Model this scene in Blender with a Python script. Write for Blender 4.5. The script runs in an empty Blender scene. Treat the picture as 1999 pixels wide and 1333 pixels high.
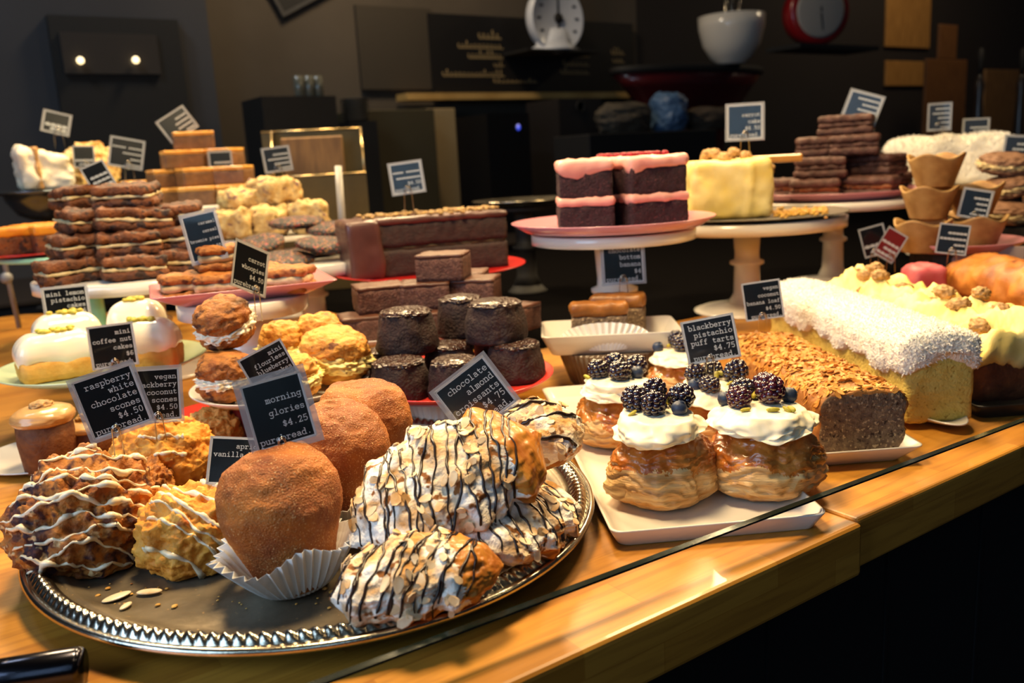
import bpy, bmesh, math, random
from mathutils import Vector, Matrix, noise
from mathutils.bvhtree import BVHTree
rad = math.radians
sc = bpy.context.scene
col = sc.collection
rnd = random.Random(7)

# ------------------------------------------------------------------ camera
FPX = 1700.0; CH = .26
PITCH, ROLL, YAW = rad(11.8), rad(3.2), rad(34)
fw = Vector((math.sin(YAW)*math.cos(PITCH), math.cos(YAW)*math.cos(PITCH), -math.sin(PITCH)))
_r = Vector((math.cos(YAW), -math.sin(YAW), 0)); _u = _r.cross(fw)
RV = math.cos(ROLL)*_r - math.sin(ROLL)*_u
UV = math.cos(ROLL)*_u + math.sin(ROLL)*_r
CP = Vector((0, 0, CH))
cd = bpy.data.cameras.new('camera'); cam = bpy.data.objects.new('camera', cd); col.objects.link(cam)
cd.sensor_width = 36; cd.lens = 36*FPX/1999; cd.clip_start = .02; cd.clip_end = 60
m = Matrix((RV, UV, -fw)).transposed().to_4x4(); m.translation = CP; cam.matrix_world = m
cd.dof.use_dof = True; cd.dof.focus_distance = .62; cd.dof.aperture_fstop = 8.0
sc.camera = cam
def ray(x, y): return fw + RV*((x-999.5)/FPX) + UV*((666.5-y)/FPX)
def at(x, y, z=0):
    d = ray(x, y); return CP + d*((z-CH)/d.z)
def pv(x, d, z):
    """point seen in image column x at depth d and height z"""
    a = (x-999.5)/FPX*d
    b = (z - CH - fw.z*d - RV.z*a)/UV.z
    return CP + fw*d + RV*a + UV*b
def atY(x, y, Y):
    d = ray(x, y); return CP + d*(Y/d.y)
def dep(p): return (Vector(p)-CP).dot(fw)
def face(x): return -(YAW + math.atan((x-1000)/FPX))      # z rotation that turns a thing's front to the viewer
FH = Vector((math.sin(YAW), math.cos(YAW), 0))

# ------------------------------------------------------------------ world, lights, exposure
w = bpy.data.worlds.new('room'); sc.world = w; w.use_nodes = True
w.node_tree.nodes['Background'].inputs[0].default_value = (.30, .36, .50, 1)
w.node_tree.nodes['Background'].inputs[1].default_value = .035
def area(name, loc, target, size, power, colr, sy=None, spread=None):
    l = bpy.data.lights.new(name, 'AREA'); l.energy = power; l.color = colr
    l.shape = 'RECTANGLE'; l.size = size; l.size_y = sy or size
    if spread: l.spread = spread
    o = bpy.data.objects.new(name, l); col.objects.link(o); o.location = loc
    o.rotation_euler = (Vector(target)-Vector(loc)).to_track_quat('-Z', 'Y').to_euler()
    return o
WARM = (1.0, .70, .38)
area('case_lamp', (.30, .70, .98), (.22, .46, 0), .22, 19.5, WARM)
area('case_lamp', (1.12, .80, 1.00), (.74, .55, 0), .22, 16.0, WARM)
area('case_lamp', (1.00, 1.75, 1.10), (.60, 1.1, 0.1), .25, 24.0, WARM)
area('case_lamp', (1.9, 1.6, 1.10), (1.2, 1.1, 0.1), .25, 18.0, WARM)
area('case_lamp', (.35, 1.9, 1.15), (.25, 1.3, 0.1), .25, 22.0, WARM)
area('window_daylight', (-1.3, .40, .80), (.4, .7, .05), 1.1, 24.0, (.50, .70, 1.0), 1.0)
area('street_daylight', (-1.3, -1.6, 1.5), (.3, .7, .05), 1.5, 9.0, (.50, .72, 1.0), 1.2)
area('room_fill', (1.6, 3.0, 2.0), (1.6, 3.7, 1.0), .3, 30.0, (1.0, .74, .48))
area('room_fill', (5.4, 2.6, 2.2), (5.8, 3.5, .7), .4, 16.0, (1.0, .74, .48))  # added fill that brightens the boards at the right rear
area('room_fill', (-.4, 2.6, 2.3), (-.2, 3.5, .6), .4, 20.0, (.75, .85, 1.0))
sc.view_settings.view_transform = 'Standard'; sc.view_settings.look = 'None'
sc.view_settings.gamma = 1; sc.view_settings.use_curve_mapping = False
sc.view_settings.exposure = 0.0
sc.cycles.use_denoising = True
sc.cycles.max_bounces = 7; sc.cycles.transparent_max_bounces = 12
sc.cycles.caustics_reflective = False; sc.cycles.caustics_refractive = False

# ------------------------------------------------------------------ materials
def lin(h):
    h = h.lstrip('#'); o = []
    for i in (0, 2, 4):
        c = int(h[i:i+2], 16)/255
        o.append(c/12.92 if c <= .04045 else ((c+.055)/1.055)**2.4)
    return (*o, 1)
def M(name, c1, c2=None, s=60, rough=.6, bump=0, bs=300, spots=(), metal=0, coat=0, sss=0, stretch=(1, 1, 1), detail=4, lo=.35, hi=.65, spec=.4, bdist=.001, vor=False):
    mt = bpy.data.materials.new(name); mt.use_nodes = True
    nt = mt.node_tree; n = nt.nodes; L = nt.links; b = n['Principled BSDF']
    b.inputs['Roughness'].default_value = rough; b.inputs['Metallic'].default_value = metal
    b.inputs['Coat Weight'].default_value = coat; b.inputs['Coat Roughness'].default_value = .12
    b.inputs['Specular IOR Level'].default_value = spec
    if sss:
        b.inputs['Subsurface Weight'].default_value = sss; b.inputs['Subsurface Radius'].default_value = (.006, .004, .002); b.inputs['Subsurface Scale'].default_value = .5
    tc = n.new('ShaderNodeTexCoord'); mp = n.new('ShaderNodeMapping'); L.new(tc.outputs['Object'], mp.inputs[0])
    mp.inputs['Scale'].default_value = stretch
    cur = None
    def noise_node(scale, det=detail):
        x = n.new('ShaderNodeTexNoise'); x.inputs['Scale'].default_value = scale; x.inputs['Detail'].default_value = det; L.new(mp.outputs[0], x.inputs['Vector']); return x
    def ramp(src, a, z):
        r = n.new('ShaderNodeMapRange'); r.inputs[1].default_value = a; r.inputs[2].default_value = z; L.new(src, r.inputs[0]); return r.outputs[0]
    def mix(fac, a, bb):
        x = n.new('ShaderNodeMix'); x.data_type = 'RGBA'; L.new(fac, x.inputs[0])
        for i, v in ((6, a), (7, bb)):
            if isinstance(v, tuple): x.inputs[i].default_value = v
            else: L.new(v, x.inputs[i])
        return x.outputs[2]
    cur = lin(c1)
    if c2: cur = mix(ramp(noise_node(s).outputs[0], lo, hi), cur, lin(c2))
    for cc, ss, a, z in spots:
        cur = mix(ramp(noise_node(ss, 2).outputs[0], a, z), cur, lin(cc))
    if isinstance(cur, tuple): b.inputs['Base Color'].default_value = cur
    else: L.new(cur, b.inputs['Base Color'])
    if bump:
        bp = n.new('ShaderNodeBump'); bp.inputs['Strength'].default_value = bump; bp.inputs['Distance'].default_value = bdist
        if vor:
            v = n.new('ShaderNodeTexVoronoi'); v.inputs['Scale'].default_value = bs; L.new(mp.outputs[0], v.inputs['Vector']); L.new(v.outputs['Distance'], bp.inputs['Height'])
        else: L.new(noise_node(bs, 5).outputs[0], bp.inputs['Height'])
        L.new(bp.outputs[0], b.inputs['Normal'])
    return mt
def clear_mat(name, tint, refl=1.0, edge=None):
    mt = bpy.data.materials.new(name); mt.use_nodes = True; nt = mt.node_tree; n = nt.nodes; L = nt.links; n.clear()
    o = n.new('ShaderNodeOutputMaterial'); t = n.new('ShaderNodeBsdfTransparent'); g = n.new('ShaderNodeBsdfGlossy'); f = n.new('ShaderNodeFresnel'); mx = n.new('ShaderNodeMixShader')
    t.inputs[0].default_value = tint; g.inputs['Roughness'].default_value = .02; f.inputs[0].default_value = 1.45
    g.inputs[0].default_value = (refl, refl, refl, 1)
    ge = n.new('ShaderNodeNewGeometry'); iv = n.new('ShaderNodeMath'); iv.operation = 'SUBTRACT'; iv.inputs[0].default_value = 1; L.new(ge.outputs['Backfacing'], iv.inputs[1]); mu = n.new('ShaderNodeMath'); mu.operation = 'MULTIPLY'; L.new(f.outputs[0], mu.inputs[0]); L.new(iv.outputs[0], mu.inputs[1])
    L.new(mu.outputs[0], mx.inputs[0]); L.new(t.outputs[0], mx.inputs[1]); L.new(g.outputs[0], mx.inputs[2]); L.new(mx.outputs[0], o.inputs[0]); return mt

m_white = M('white_ceramic', '#d9d2c6', rough=.22, coat=.5)
m_pinkplate = M('pink_ceramic', '#c4818a', rough=.25, coat=.4)
m_red = M('red_ceramic', '#c01f1a', rough=.28, coat=.4)
m_redlight = M('red_enamel', '#d8372e', rough=.3, coat=.4)
m_mint = M('mint_ceramic', '#8cc3a2', rough=.28, coat=.4)
m_mintp = M('pale_green_ceramic', '#b5c9a8', rough=.25, coat=.5)
m_darkplate = M('dark_tray', '#1c1814', rough=.35)
m_grey = M('grey_glaze', '#6f6a5e', rough=.3, coat=.3)
m_silver = M('silver', '#c9c2b4', '#a8a090', s=30, rough=.2, metal=1, bump=.15, bs=400)
m_traybed = M('tarnished_silver', '#8f826d', '#6a5e4e', s=22, rough=.45, metal=.7, bump=.5, bs=110, spots=(('#b79a70', 240, .70, .74),))
m_wire = M('wire', '#b5b0a8', rough=.22, metal=1)
m_liner = M('baking_paper', '#f1efea', rough=.7, sss=.0, spec=.2)
m_sheet = M('card_black', '#0d0d0e', rough=.28, spec=.5)
m_sheetred = M('card_red', '#7a2422', rough=.3)
m_sleeve = clear_mat('clear_sleeve', (.86, .88, .90, 1))
m_margin = clear_mat('sleeve_margin_clear', (.70, .72, .74, 1))
_n = m_margin.node_tree.nodes; _d = _n.new('ShaderNodeBsdfDiffuse'); _d.inputs[0].default_value = (.55, .55, .56, 1); _m = _n.new('ShaderNodeMixShader'); _m.inputs[0].default_value = .40
_o = next(x for x in _n if x.type == 'OUTPUT_MATERIAL'); _s = _o.inputs[0].links[0].from_socket; m_margin.node_tree.links.new(_s, _m.inputs[1]); m_margin.node_tree.links.new(_d.outputs[0], _m.inputs[2]); m_margin.node_tree.links.new(_m.outputs[0], _o.inputs[0])
m_border = M('card_white', '#c9c8c6', rough=.4)
m_ink = M('white_print', '#dcdcd8', rough=.5)
m_sugar = M('sugared_crumb', '#8a420d', '#bf6f1e', s=30, rough=.6, bump=1.0, bs=800, bdist=.0016, spots=(('#84420f', 26, .55, .75), ('#e2b47a', 900, .61, .70)), spec=.5)
m_scone = M('scone_crust', '#c58a34', '#e2b565', s=60, rough=.7, bump=.8, bs=260, bdist=.002, spots=(('#7d4412', 70, .60, .72),))
m_sconeberry = M('berry_scone_crust', '#8a4a18', '#b9772f', s=80, rough=.7, bump=.9, bs=260, bdist=.002, spots=(('#34121a', 55, .54, .62), ('#5f2c10', 130, .55, .65), ('#d9b27a', 95, .62, .68)))
m_sconegold = M('golden_scone_crust', '#cf7a1c', '#eaa843', s=45, rough=.65, bump=.7, bs=220, bdist=.002, spots=(('#a85516', 50, .62, .72),))
m_icing = M('icing', '#e4d0a6', '#efe2c6', s=100, rough=.35, coat=.2)
m_powder = M('powdered_almond_crust', '#c08c4c', '#eddcc0', s=55, rough=.85, bump=1.0, bs=240, bdist=.002, spots=(('#f8f2e8', 42, .47, .56), ('#84501f', 110, .60, .66)))
m_croiss = M('golden_pastry', '#a85f1d', '#d08a34', s=40, rough=.35, bump=.5, bs=150, stretch=(3, 1, 1), coat=.2)
m_flake = M('almond_flake', '#ead6b2', '#c08e50', s=60, rough=.6)
m_flaketoast = M('toasted_almond_flake', '#d29a44', '#b8701f', s=90, rough=.55)
m_choc = M('dark_chocolate', '#24120b', rough=.3, coat=.2)
m_puff = M('puff_pastry', '#b3762f', '#e0bd84', s=60, rough=.45, bump=.8, bs=160, bdist=.002, stretch=(.35, .35, 2.6), spots=(('#8f4d18', 20, .55, .68),), coat=.15)
m_puffglaze = M('glazed_pastry', '#a3561a', '#c98237', s=70, rough=.25, bump=.8, bs=300, coat=.6)
m_cream = M('whipped_cream', '#efe2c2', '#f4ebd2', s=60, rough=.4, sss=.1)
m_yellowcream = M('buttercream', '#eccf6c', '#f2dd95', s=25, rough=.45, bump=.5, bs=60, bdist=.002)
m_bberry = M('blackberry_skin', '#15101c', '#2a0f22', s=120, rough=.16, coat=.7, spec=.6)
m_bberryred = M('ripening_blackberry_skin', '#2a0a18', '#4f0f22', s=120, rough=.16, coat=.7, spec=.6)
m_blueb = M('blueberry_skin', '#1c2740', '#34415a', s=120, rough=.45)
m_pist = M('pistachio', '#8a8a25', '#c9b03c', s=150, rough=.55)
m_crumb = M('loaf_crumb', '#8a735a', '#665040', s=220, rough=.85, bump=1.2, bs=380, bdist=.002, spots=(('#c0a680', 330, .60, .66), ('#3a2516', 260, .62, .70)))
m_crust = M('loaf_crust', '#8e5420', '#b47a3b', s=60, rough=.6, bump=.8, bs=170, bdist=.002)
m_sponge = M('vanilla_sponge', '#d8bf62', '#cdb152', s=140, rough=.85, bump=1.0, bs=420, bdist=.0015, spots=(('#a98a34', 260, .63, .70),))
m_coco = M('coconut_icing', '#f4eee2', '#ece3d0', s=120, rough=.85, bump=.8, bs=500, bdist=.003)
m_cocofl = M('coconut_shred', '#f6f1e6', rough=.75)
m_brownloaf = M('brown_loaf', '#5a2c12', '#753f1c', s=90, rough=.7, bump=.8, bs=220, bdist=.002)
m_orangeloaf = M('orange_loaf_crust', '#93501c', '#bf7a30', s=30, rough=.5, bump=.6, bs=120, spots=(('#7a3d12', 50, .62, .72),))
m_walnut = M('walnut', '#8f6a3c', '#c49a62', s=200, rough=.6, bump=.8, bs=300)
m_brownie = M('brownie', '#4c2d22', '#6a4435', s=160, rough=.62, bump=1.2, bs=420, bdist=.002, spots=(('#7b5648', 420, .60, .68),))
m_brownietop = M('brownie_top', '#5a3626', '#49291c', s=50, rough=.45, bump=.6, bs=180)
m_choccake = M('chocolate_cake', '#25130f', '#36201a', s=120, rough=.7, bump=1.0, bs=380, bdist=.002)
m_choctop = M('crackled_chocolate', '#2e1a14', '#452a20', s=180, rough=.28, bump=1.4, bs=260, bdist=.0025, vor=True, coat=.3)
m_ganache = M('ganache', '#57342f', '#432622', s=20, rough=.4, coat=.2)
m_velvet = M('dark_velvet_sponge', '#27121a', '#361a22', s=200, rough=.8, bump=1.2, bs=420, bdist=.002, spots=(('#5f3033', 400, .62, .70),))
m_pinkice = M('pink_frosting', '#dd9488', '#e6a796', s=40, rough=.45, bump=.4, bs=90)
m_rasp = M('raspberry', '#a3152a', '#6f0c1c', s=200, rough=.5)
m_cookie = M('cookie', '#864a1b', '#b0702e', s=70, rough=.65, bump=1.0, bs=200, bdist=.003, spots=(('#4f260c', 80, .58, .68),))
m_cookiey = M('golden_cookie', '#b5701f', '#dda042', s=70, rough=.6, bump=1.0, bs=200, bdist=.003, spots=(('#6c3a10', 90, .62, .70),))
m_brpie = M('brownie_pie', '#48230f', '#7f4519', s=45, rough=.65, bump=1.0, bs=240, bdist=.003, spots=(('#2c140a', 90, .52, .62),))
m_darkcookie = M('dark_cookie', '#3c2118', '#54332a', s=90, rough=.65, bump=.9, bs=240, bdist=.002)
m_filling = M('pale_filling', '#cdbb8e', '#a98f62', s=90, rough=.6)
m_caramelblock = M('caramel_block', '#7c5836', '#644428', s=80, rough=.55, bump=.5, bs=250)
m_carameltop = M('caramel_glaze', '#cf9848', '#b97e34', s=40, rough=.3, coat=.4)
m_crumble = M('oat_crumble', '#d8bd83', '#b89256', s=90, rough=.8, bump=1.0, bs=240, bdist=.003, spots=(('#7b5a5a', 60, .60, .68),))
m_sprinkle = M('sprinkled_chocolate', '#1c0f0c', '#150b09', s=90, rough=.55, bump=1.0, bs=520, bdist=.002, spots=(('#a83a34', 250, .61, .64), ('#b87a3c', 230, .62, .65), ('#6f6c86', 270, .65, .68)))
m_glaze = M('white_glaze', '#eee0c4', '#f2e8d2', s=30, rough=.22, coat=.5)
m_lemoncake = M('lemon_cake', '#c98f38', '#d8a651', s=90, rough=.7, bump=.7, bs=260)
m_tan = M('coffee_icing', '#b08450', '#bf9560', s=40, rough=.3, coat=.3)
m_spice = M('spice_cake', '#5f3418', '#774722', s=120, rough=.7, bump=.9, bs=320)
m_orangetop = M('orange_topping', '#d98f22', '#c2741a', s=50, rough=.45)
m_shell = M('tart_shell', '#ab8650', '#8a6232', s=35, rough=.6, bump=.5, bs=150)
m_meringue = M('meringue', '#ead7b4', '#f0e6d4', s=30, rough=.5)
m_meringuetoast = M('toasted_meringue', '#e8c98a', '#b87a2a', s=55, rough=.45, lo=.45, hi=.6)
m_blackpanel = M('black_panel', '#0b0c0e', rough=.6)
m_edge = M('glass_edge', '#0e1612', rough=.15, spec=.6)
m_glass = clear_mat('glass', (.965, .985, .975, 1), .35)
m_chrome = M('dark_chrome', '#3b3b44', rough=.18, metal=1)
m_dark = M('dark_paint', '#141210', rough=.7)
def wood_mat(name, a, b_, bw=.16, bh=.032, planks=True, darkc='#6d3c10'):
    mt = bpy.data.materials.new(name); mt.use_nodes = True; nt = mt.node_tree; n = nt.nodes; L = nt.links; b = n['Principled BSDF']
    b.inputs['Roughness'].default_value = .38; b.inputs['Coat Weight'].default_value = .15
    tc = n.new('ShaderNodeTexCoord'); sx = n.new('ShaderNodeSeparateXYZ'); L.new(tc.outputs['Object'], sx.inputs[0])
    ad = n.new('ShaderNodeMath'); L.new(sx.outputs[1], ad.inputs[0]); L.new(sx.outputs[2], ad.inputs[1]); ad.operation = 'SUBTRACT'
    cx = n.new('ShaderNodeCombineXYZ'); L.new(sx.outputs[0], cx.inputs[0]); L.new(ad.outputs[0], cx.inputs[1])
    br = n.new('ShaderNodeTexBrick'); L.new(cx.outputs[0], br.inputs['Vector']); br.inputs['Scale'].default_value = 1
    br.inputs['Color1'].default_value = (0, 0, 0, 1); br.inputs['Color2'].default_value = (1, 1, 1, 1); br.inputs['Mortar'].default_value = (.25, .25, .25, 1)
    br.inputs['Mortar Size'].default_value = .0004; br.inputs['Brick Width'].default_value = bw; br.inputs['Row Height'].default_value = bh; br.offset = .37; br.inputs['Bias'].default_value = 0
    nz = n.new('ShaderNodeTexNoise'); mp = n.new('ShaderNodeMapping'); mp.inputs['Scale'].default_value = (4, 60, 60); L.new(tc.outputs['Object'], mp.inputs[0]); L.new(mp.outputs[0], nz.inputs['Vector']); nz.inputs['Scale'].default_value = 3; nz.inputs['Detail'].default_value = 6; nz.inputs['Distortion'].default_value = .6
    mx = n.new('ShaderNodeMix'); mx.data_type = 'RGBA'; L.new(br.outputs[0], mx.inputs[0]); mx.inputs[6].default_value = lin(a); mx.inputs[7].default_value = lin(b_)
    mr = n.new('ShaderNodeMapRange'); mr.inputs[1].default_value = .45; mr.inputs[2].default_value = .8; mr.inputs[4].default_value = .55; L.new(nz.outputs[0], mr.inputs[0])
    m2 = n.new('ShaderNodeMix'); m2.data_type = 'RGBA'; L.new(mr.outputs[0], m2.inputs[0]); L.new(mx.outputs[2], m2.inputs[6]); m2.inputs[7].default_value = lin(darkc)
    L.new(m2.outputs[2], b.inputs['Base Color'])
    return mt
m_wood = wood_mat('butcher_block', '#a2681d', '#c48a32')
m_board = M('old_board', '#7a5a34', '#5f4326', s=12, rough=.6, stretch=(6, 6, 1))
m_cutboard = M('cutting_board', '#6e4824', '#5a3819', s=10, rough=.55, stretch=(8, 8, 1))

# ------------------------------------------------------------------ geometry helpers
class G:
    def __init__(s): s.v = []; s.f = []; s.m = []
    def add(s, v, f, mi=0, mat=None):
        n = len(s.v)
        s.v += [Vector(p) if mat is None else mat @ Vector(p) for p in v]
        s.f += [tuple(i+n for i in q) for q in f]; s.m += [mi]*len(f); return s
    def build(s, name, mats, parent=None, loc=(0, 0, 0), rot=(0, 0, 0), smooth=True):
        me = bpy.data.meshes.new(name); me.from_pydata([tuple(p) for p in s.v], [], s.f)
        if not isinstance(mats, (list, tuple)): mats = [mats]
        for x in mats: me.materials.append(x)
        if len(mats) > 1: me.polygons.foreach_set('material_index', s.m)
        if smooth: me.polygons.foreach_set('use_smooth', [True]*len(s.f))
        me.update()
        o = bpy.data.objects.new(name, me); col.objects.link(o); o.location = loc; o.rotation_euler = rot
        if parent: o.parent = parent
        return o
def tag(o, label=None, cat=None, group=None, kind=None):
    if label: o['label'] = label
    if cat: o['category'] = cat
    if group: o['group'] = group
    if kind: o['kind'] = kind
    return o
def thing(name, label, cat, loc, rz=0, group=None, rot=None):
    o = bpy.data.objects.new(name, None); col.objects.link(o); o.empty_display_size = .02
    o.location = loc; o.rotation_euler = rot or (0, 0, rz)
    return tag(o, label, cat, group)
def copy_tree(o, parent=None):
    c = o.copy(); col.objects.link(c)
    if parent: c.parent = parent
    for ch in list(o.children): copy_tree(ch, c)
    return c
def structure(o): return tag(o, kind='structure')
def lathe(prof, seg=64, mod=None):
    v = []; f = []
    for i, (r, z) in enumerate(prof):
        for j in range(seg):
            a = 2*math.pi*j/seg; rr = r*(mod(a, i/(len(prof)-1)) if mod else 1)
            v.append((rr*math.cos(a), rr*math.sin(a), z))
    for i in range(len(prof)-1):
        for j in range(seg):
            k = (j+1) % seg; f.append((i*seg+j, i*seg+k, (i+1)*seg+k, (i+1)*seg+j))
    if prof[0][0] > 1e-5: f.append(tuple(reversed(range(seg))))
    if prof[-1][0] > 1e-5: f.append(tuple((len(prof)-1)*seg+j for j in range(seg)))
    return v, f
def cubegrid(nx, ny, nz):
    v = []; f = []; idx = {}
    def vid(i, j, k):
        q = (i, j, k)
        if q not in idx: idx[q] = len(v); v.append((i/nx*2-1, j/ny*2-1, k/nz*2-1))
        return idx[q]
    for i in range(nx):
        for j in range(ny):
            f.append((vid(i, j, 0), vid(i, j+1, 0), vid(i+1, j+1, 0), vid(i+1, j, 0)))
            f.append((vid(i, j, nz), vid(i+1, j, nz), vid(i+1, j+1, nz), vid(i, j+1, nz)))
    for i in range(nx):
        for k in range(nz):
            f.append((vid(i, 0, k), vid(i+1, 0, k), vid(i+1, 0, k+1), vid(i, 0, k+1)))
            f.append((vid(i, ny, k), vid(i, ny, k+1), vid(i+1, ny, k+1), vid(i+1, ny, k)))
    for j in range(ny):
        for k in range(nz):
            f.append((vid(0, j, k), vid(0, j, k+1), vid(0, j+1, k+1), vid(0, j+1, k)))
            f.append((vid(nx, j, k), vid(nx, j+1, k), vid(nx, j+1, k+1), vid(nx, j, k+1)))
    return v, f
def fr(p, sc_, seed, octs=4): return noise.fractal(Vector((p[0]*sc_+seed*7.1, p[1]*sc_+seed*3.3, p[2]*sc_-seed*5.7)), .9, 2.1, octs)
def rbox(sx, sy, sz, r=.004, step=.006, amp=0, ns=60, seed=0, fn=None, z0=0):
    """rounded box, base at z0, centred in x and y; faces follow a grid so that it can be roughened"""
    n = [max(2, min(60, int(q/step))) for q in (sx, sy, sz)]
    v, f = cubegrid(*n); out = []
    h = (sx/2, sy/2, sz/2); r = min(r, *[q*.98 for q in h])
    for p in v:
        q = [p[i]*h[i] for i in range(3)]
        inn = [max(-(h[i]-r), min(h[i]-r, q[i])) for i in range(3)]
        d = Vector([q[i]-inn[i] for i in range(3)])
        if d.length > 1e-9:
            # keep the flat faces, round the edges
            d = d.normalized()*r
            q = Vector(inn)+d; nrm = d.normalized()
        else:
            q = Vector(q); nrm = Vector((0, 0, 1))
        if amp:
            k = amp*fr(q, ns, seed)
            q = q + nrm*k
        q = Vector((q[0], q[1], q[2]+sz/2+z0))
        if fn: q = Vector(fn(q))
        out.append(q)
    return out, f
_ico = {}
def ico(sub):
    if sub not in _ico:
        bm = bmesh.new(); bmesh.ops.create_icosphere(bm, subdivisions=sub, radius=1)
        _ico[sub] = ([v.co.copy() for v in bm.verts], [tuple(v.index for v in q.verts) for q in bm.faces]); bm.free()
    return _ico[sub]
def blob(rx, ry, rz, sub=4, amp=.1, ns=2.0, seed=0, flat=.55, octs=4, fn=None, power=1.0):
    """uneven rounded lump with a flattened underside resting on z=0; amp is a share of the radius"""
    v, f = ico(sub); out = []
    for p in v:
        k = 1 + amp*fr(p, ns, seed, octs)
        q = p*k
        if q.z < -flat: q.z = -flat - (abs(q.z)-flat)*.08
        if power != 1: 
            s = math.hypot(q.x, q.y)
            if s > 1e-6 and s < 1: e = s**power/s; q.x *= e; q.y *= e
        q = Vector((q.x*rx, q.y*ry, (q.z+flat)*rz))
        if fn: q = Vector(fn(q, p))
        out.append(q)
    zm = min(q.z for q in out)
    for q in out: q.z -= zm
    return out, f
def tube(pts, r, seg=6, closed=False):
    v = []; f = []; n = len(pts); pts = [Vector(p) for p in pts]
    up = Vector((0, 0, 1))
    for i, p in enumerate(pts):
        a = pts[(i-1) % n] if (closed or i > 0) else p; b = pts[(i+1) % n] if (closed or i < n-1) else p
        t = (b-a); t = t.normalized() if t.length > 1e-9 else Vector((1, 0, 0))
        s = t.cross(up)
        if s.length < .05: s = t.cross(Vector((0, 1, 0)))
        s.normalize(); q = s.cross(t)
        rr = r[i] if isinstance(r, (list, tuple)) else r
        for j in range(seg):
            an = 2*math.pi*j/seg; v.append(p + (s*math.cos(an)+q*math.sin(an))*rr)
    for i in range(n if closed else n-1):
        for j in range(seg):
            k = (j+1) % seg; i2 = (i+1) % n; f.append((i*seg+j, i2*seg+j, i2*seg+k, i*seg+k))
    if not closed:
        f.append(tuple(range(seg))); f.append(tuple((n-1)*seg+j for j in reversed(range(seg))))
    return v, f
def bvh(v, f): return BVHTree.FromPolygons([Vector(p) for p in v], f)
def drape(tree, pts, direction, off=.0006):
    """runs of points where lines cast along direction meet a surface"""
    runs = []; cur = []; d = Vector(direction).normalized()
    for p in pts:
        h = tree.ray_cast(Vector(p)-d*.5, d)
        if h[0] is not None and (not cur or (h[0]-cur[-1]).length < .02): cur.append(h[0]-d*off)
        else:
            if len(cur) > 2: runs.append(cur)
            cur = [h[0]-d*off] if h[0] is not None else []
    if len(cur) > 2: runs.append(cur)
    return runs
def scatter(v, f, count, cond, seed=1):
    """random points and normals on faces of a mesh that satisfy cond(centre, normal)"""
    r = random.Random(seed); L = []
    for q in f:
        a, b, c = v[q[0]], v[q[1]], v[q[2]]; nr = (b-a).cross(c-a)
        A = nr.length; 
        if A < 1e-12: continue
        nr = nr/A; ce = (a+b+c)/3
        if cond(ce, nr): L.append((A, q, nr))
    tot = sum(x[0] for x in L)
    if not L: return []
    picks = r.choices(L, weights=[x[0] for x in L], k=count); out = []
    for A, q, nr in picks:
        P = [v[i] for i in q]
        ws = [r.random() for _ in P]; s = sum(ws); out.append((sum((p*(x/s) for p, x in zip(P, ws)), Vector((0, 0, 0))), nr))
    return out
def flakes(pts, size, seed=1, thick=.0006, tilt=.5):
    r = random.Random(seed); g = G()
    for p, nr in pts:
        nn = (nr + Vector((r.uniform(-1, 1), r.uniform(-1, 1), r.uniform(-1, 1)))*tilt).normalized()
        q = nn.to_track_quat('Z', 'Y').to_matrix().to_4x4(); q = Matrix.Translation(p+nr*size*.12) @ q @ Matrix.Rotation(r.uniform(0, 6.28), 4, 'Z')
        s = size*r.uniform(.7, 1.25); a = s; b = s*r.uniform(.5, .7); k = 8; curl = s*r.uniform(-.15, .2)
        vv = []; 
        for zz in (thick/2, -thick/2):
            for j in range(k):
                an = 2*math.pi*j/k; x = a*math.cos(an); y = b*math.sin(an)*(1-.25*math.cos(an)); vv.append((x, y, zz + curl*(x/a)**2))
        ff = [tuple(range(k)), tuple(reversed(range(k, 2*k)))]+[(j, j+k, (j+1) % k+k, (j+1) % k) for j in range(k)]
        g.add(vv, ff, 0, q)
    return g
def shreds(pts, size, seed=1):
    r = random.Random(seed); g = G()
    for p, nr in pts:
        nn = (nr*.7 + Vector((r.uniform(-1, 1), r.uniform(-1, 1), r.uniform(-1, 1)))).normalized()
        q = Matrix.Translation(p) @ nn.to_track_quat('Z', 'Y').to_matrix().to_4x4() @ Matrix.Rotation(r.uniform(0, 6.28), 4, 'Z')
        L = size*r.uniform(.5, 1.2); w_ = size*.13; c = L*.25
        vv = [(-w_, -w_, -L*.2), (w_, -w_, -L*.2), (0, w_, -L*.2), (-w_+c, -w_, L*.45), (w_+c, -w_, L*.45), (c, w_, L*.45), (-w_*.4, 0, L), (w_*.4, 0, L), (0, w_*.5, L)]
        ff = [(0, 1, 4, 3), (1, 2, 5, 4), (2, 0, 3, 5), (3, 4, 7, 6), (4, 5, 8, 7), (5, 3, 6, 8), (6, 7, 8)]
        g.add(vv, ff, 0, q)
    return g
# ------------------------------------------------------------------ placing helpers
def zfor(P, y):
    """height above P of the point seen at image row y"""
    v = Vector(P)-CP; k = (666.5-y)/FPX
    return (k*v.dot(fw) - v.dot(UV))/(UV.z-k*fw.z)
def seat(l, r, yb, z=0, depthshare=1.0):
    """middle of the foot and half-width of a thing whose outline spans columns l..r and whose foot is seen at row yb"""
    xc = (l+r)/2; p = at(xc, yb, z); d = dep(p); R = (r-l)/2*d/FPX
    h = (p-CP); h.z = 0; h.normalize()
    for _ in range(3):
        q = p+h*R*depthshare; R = (r-l)/2*dep(q)/FPX
    return q, R
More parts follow.
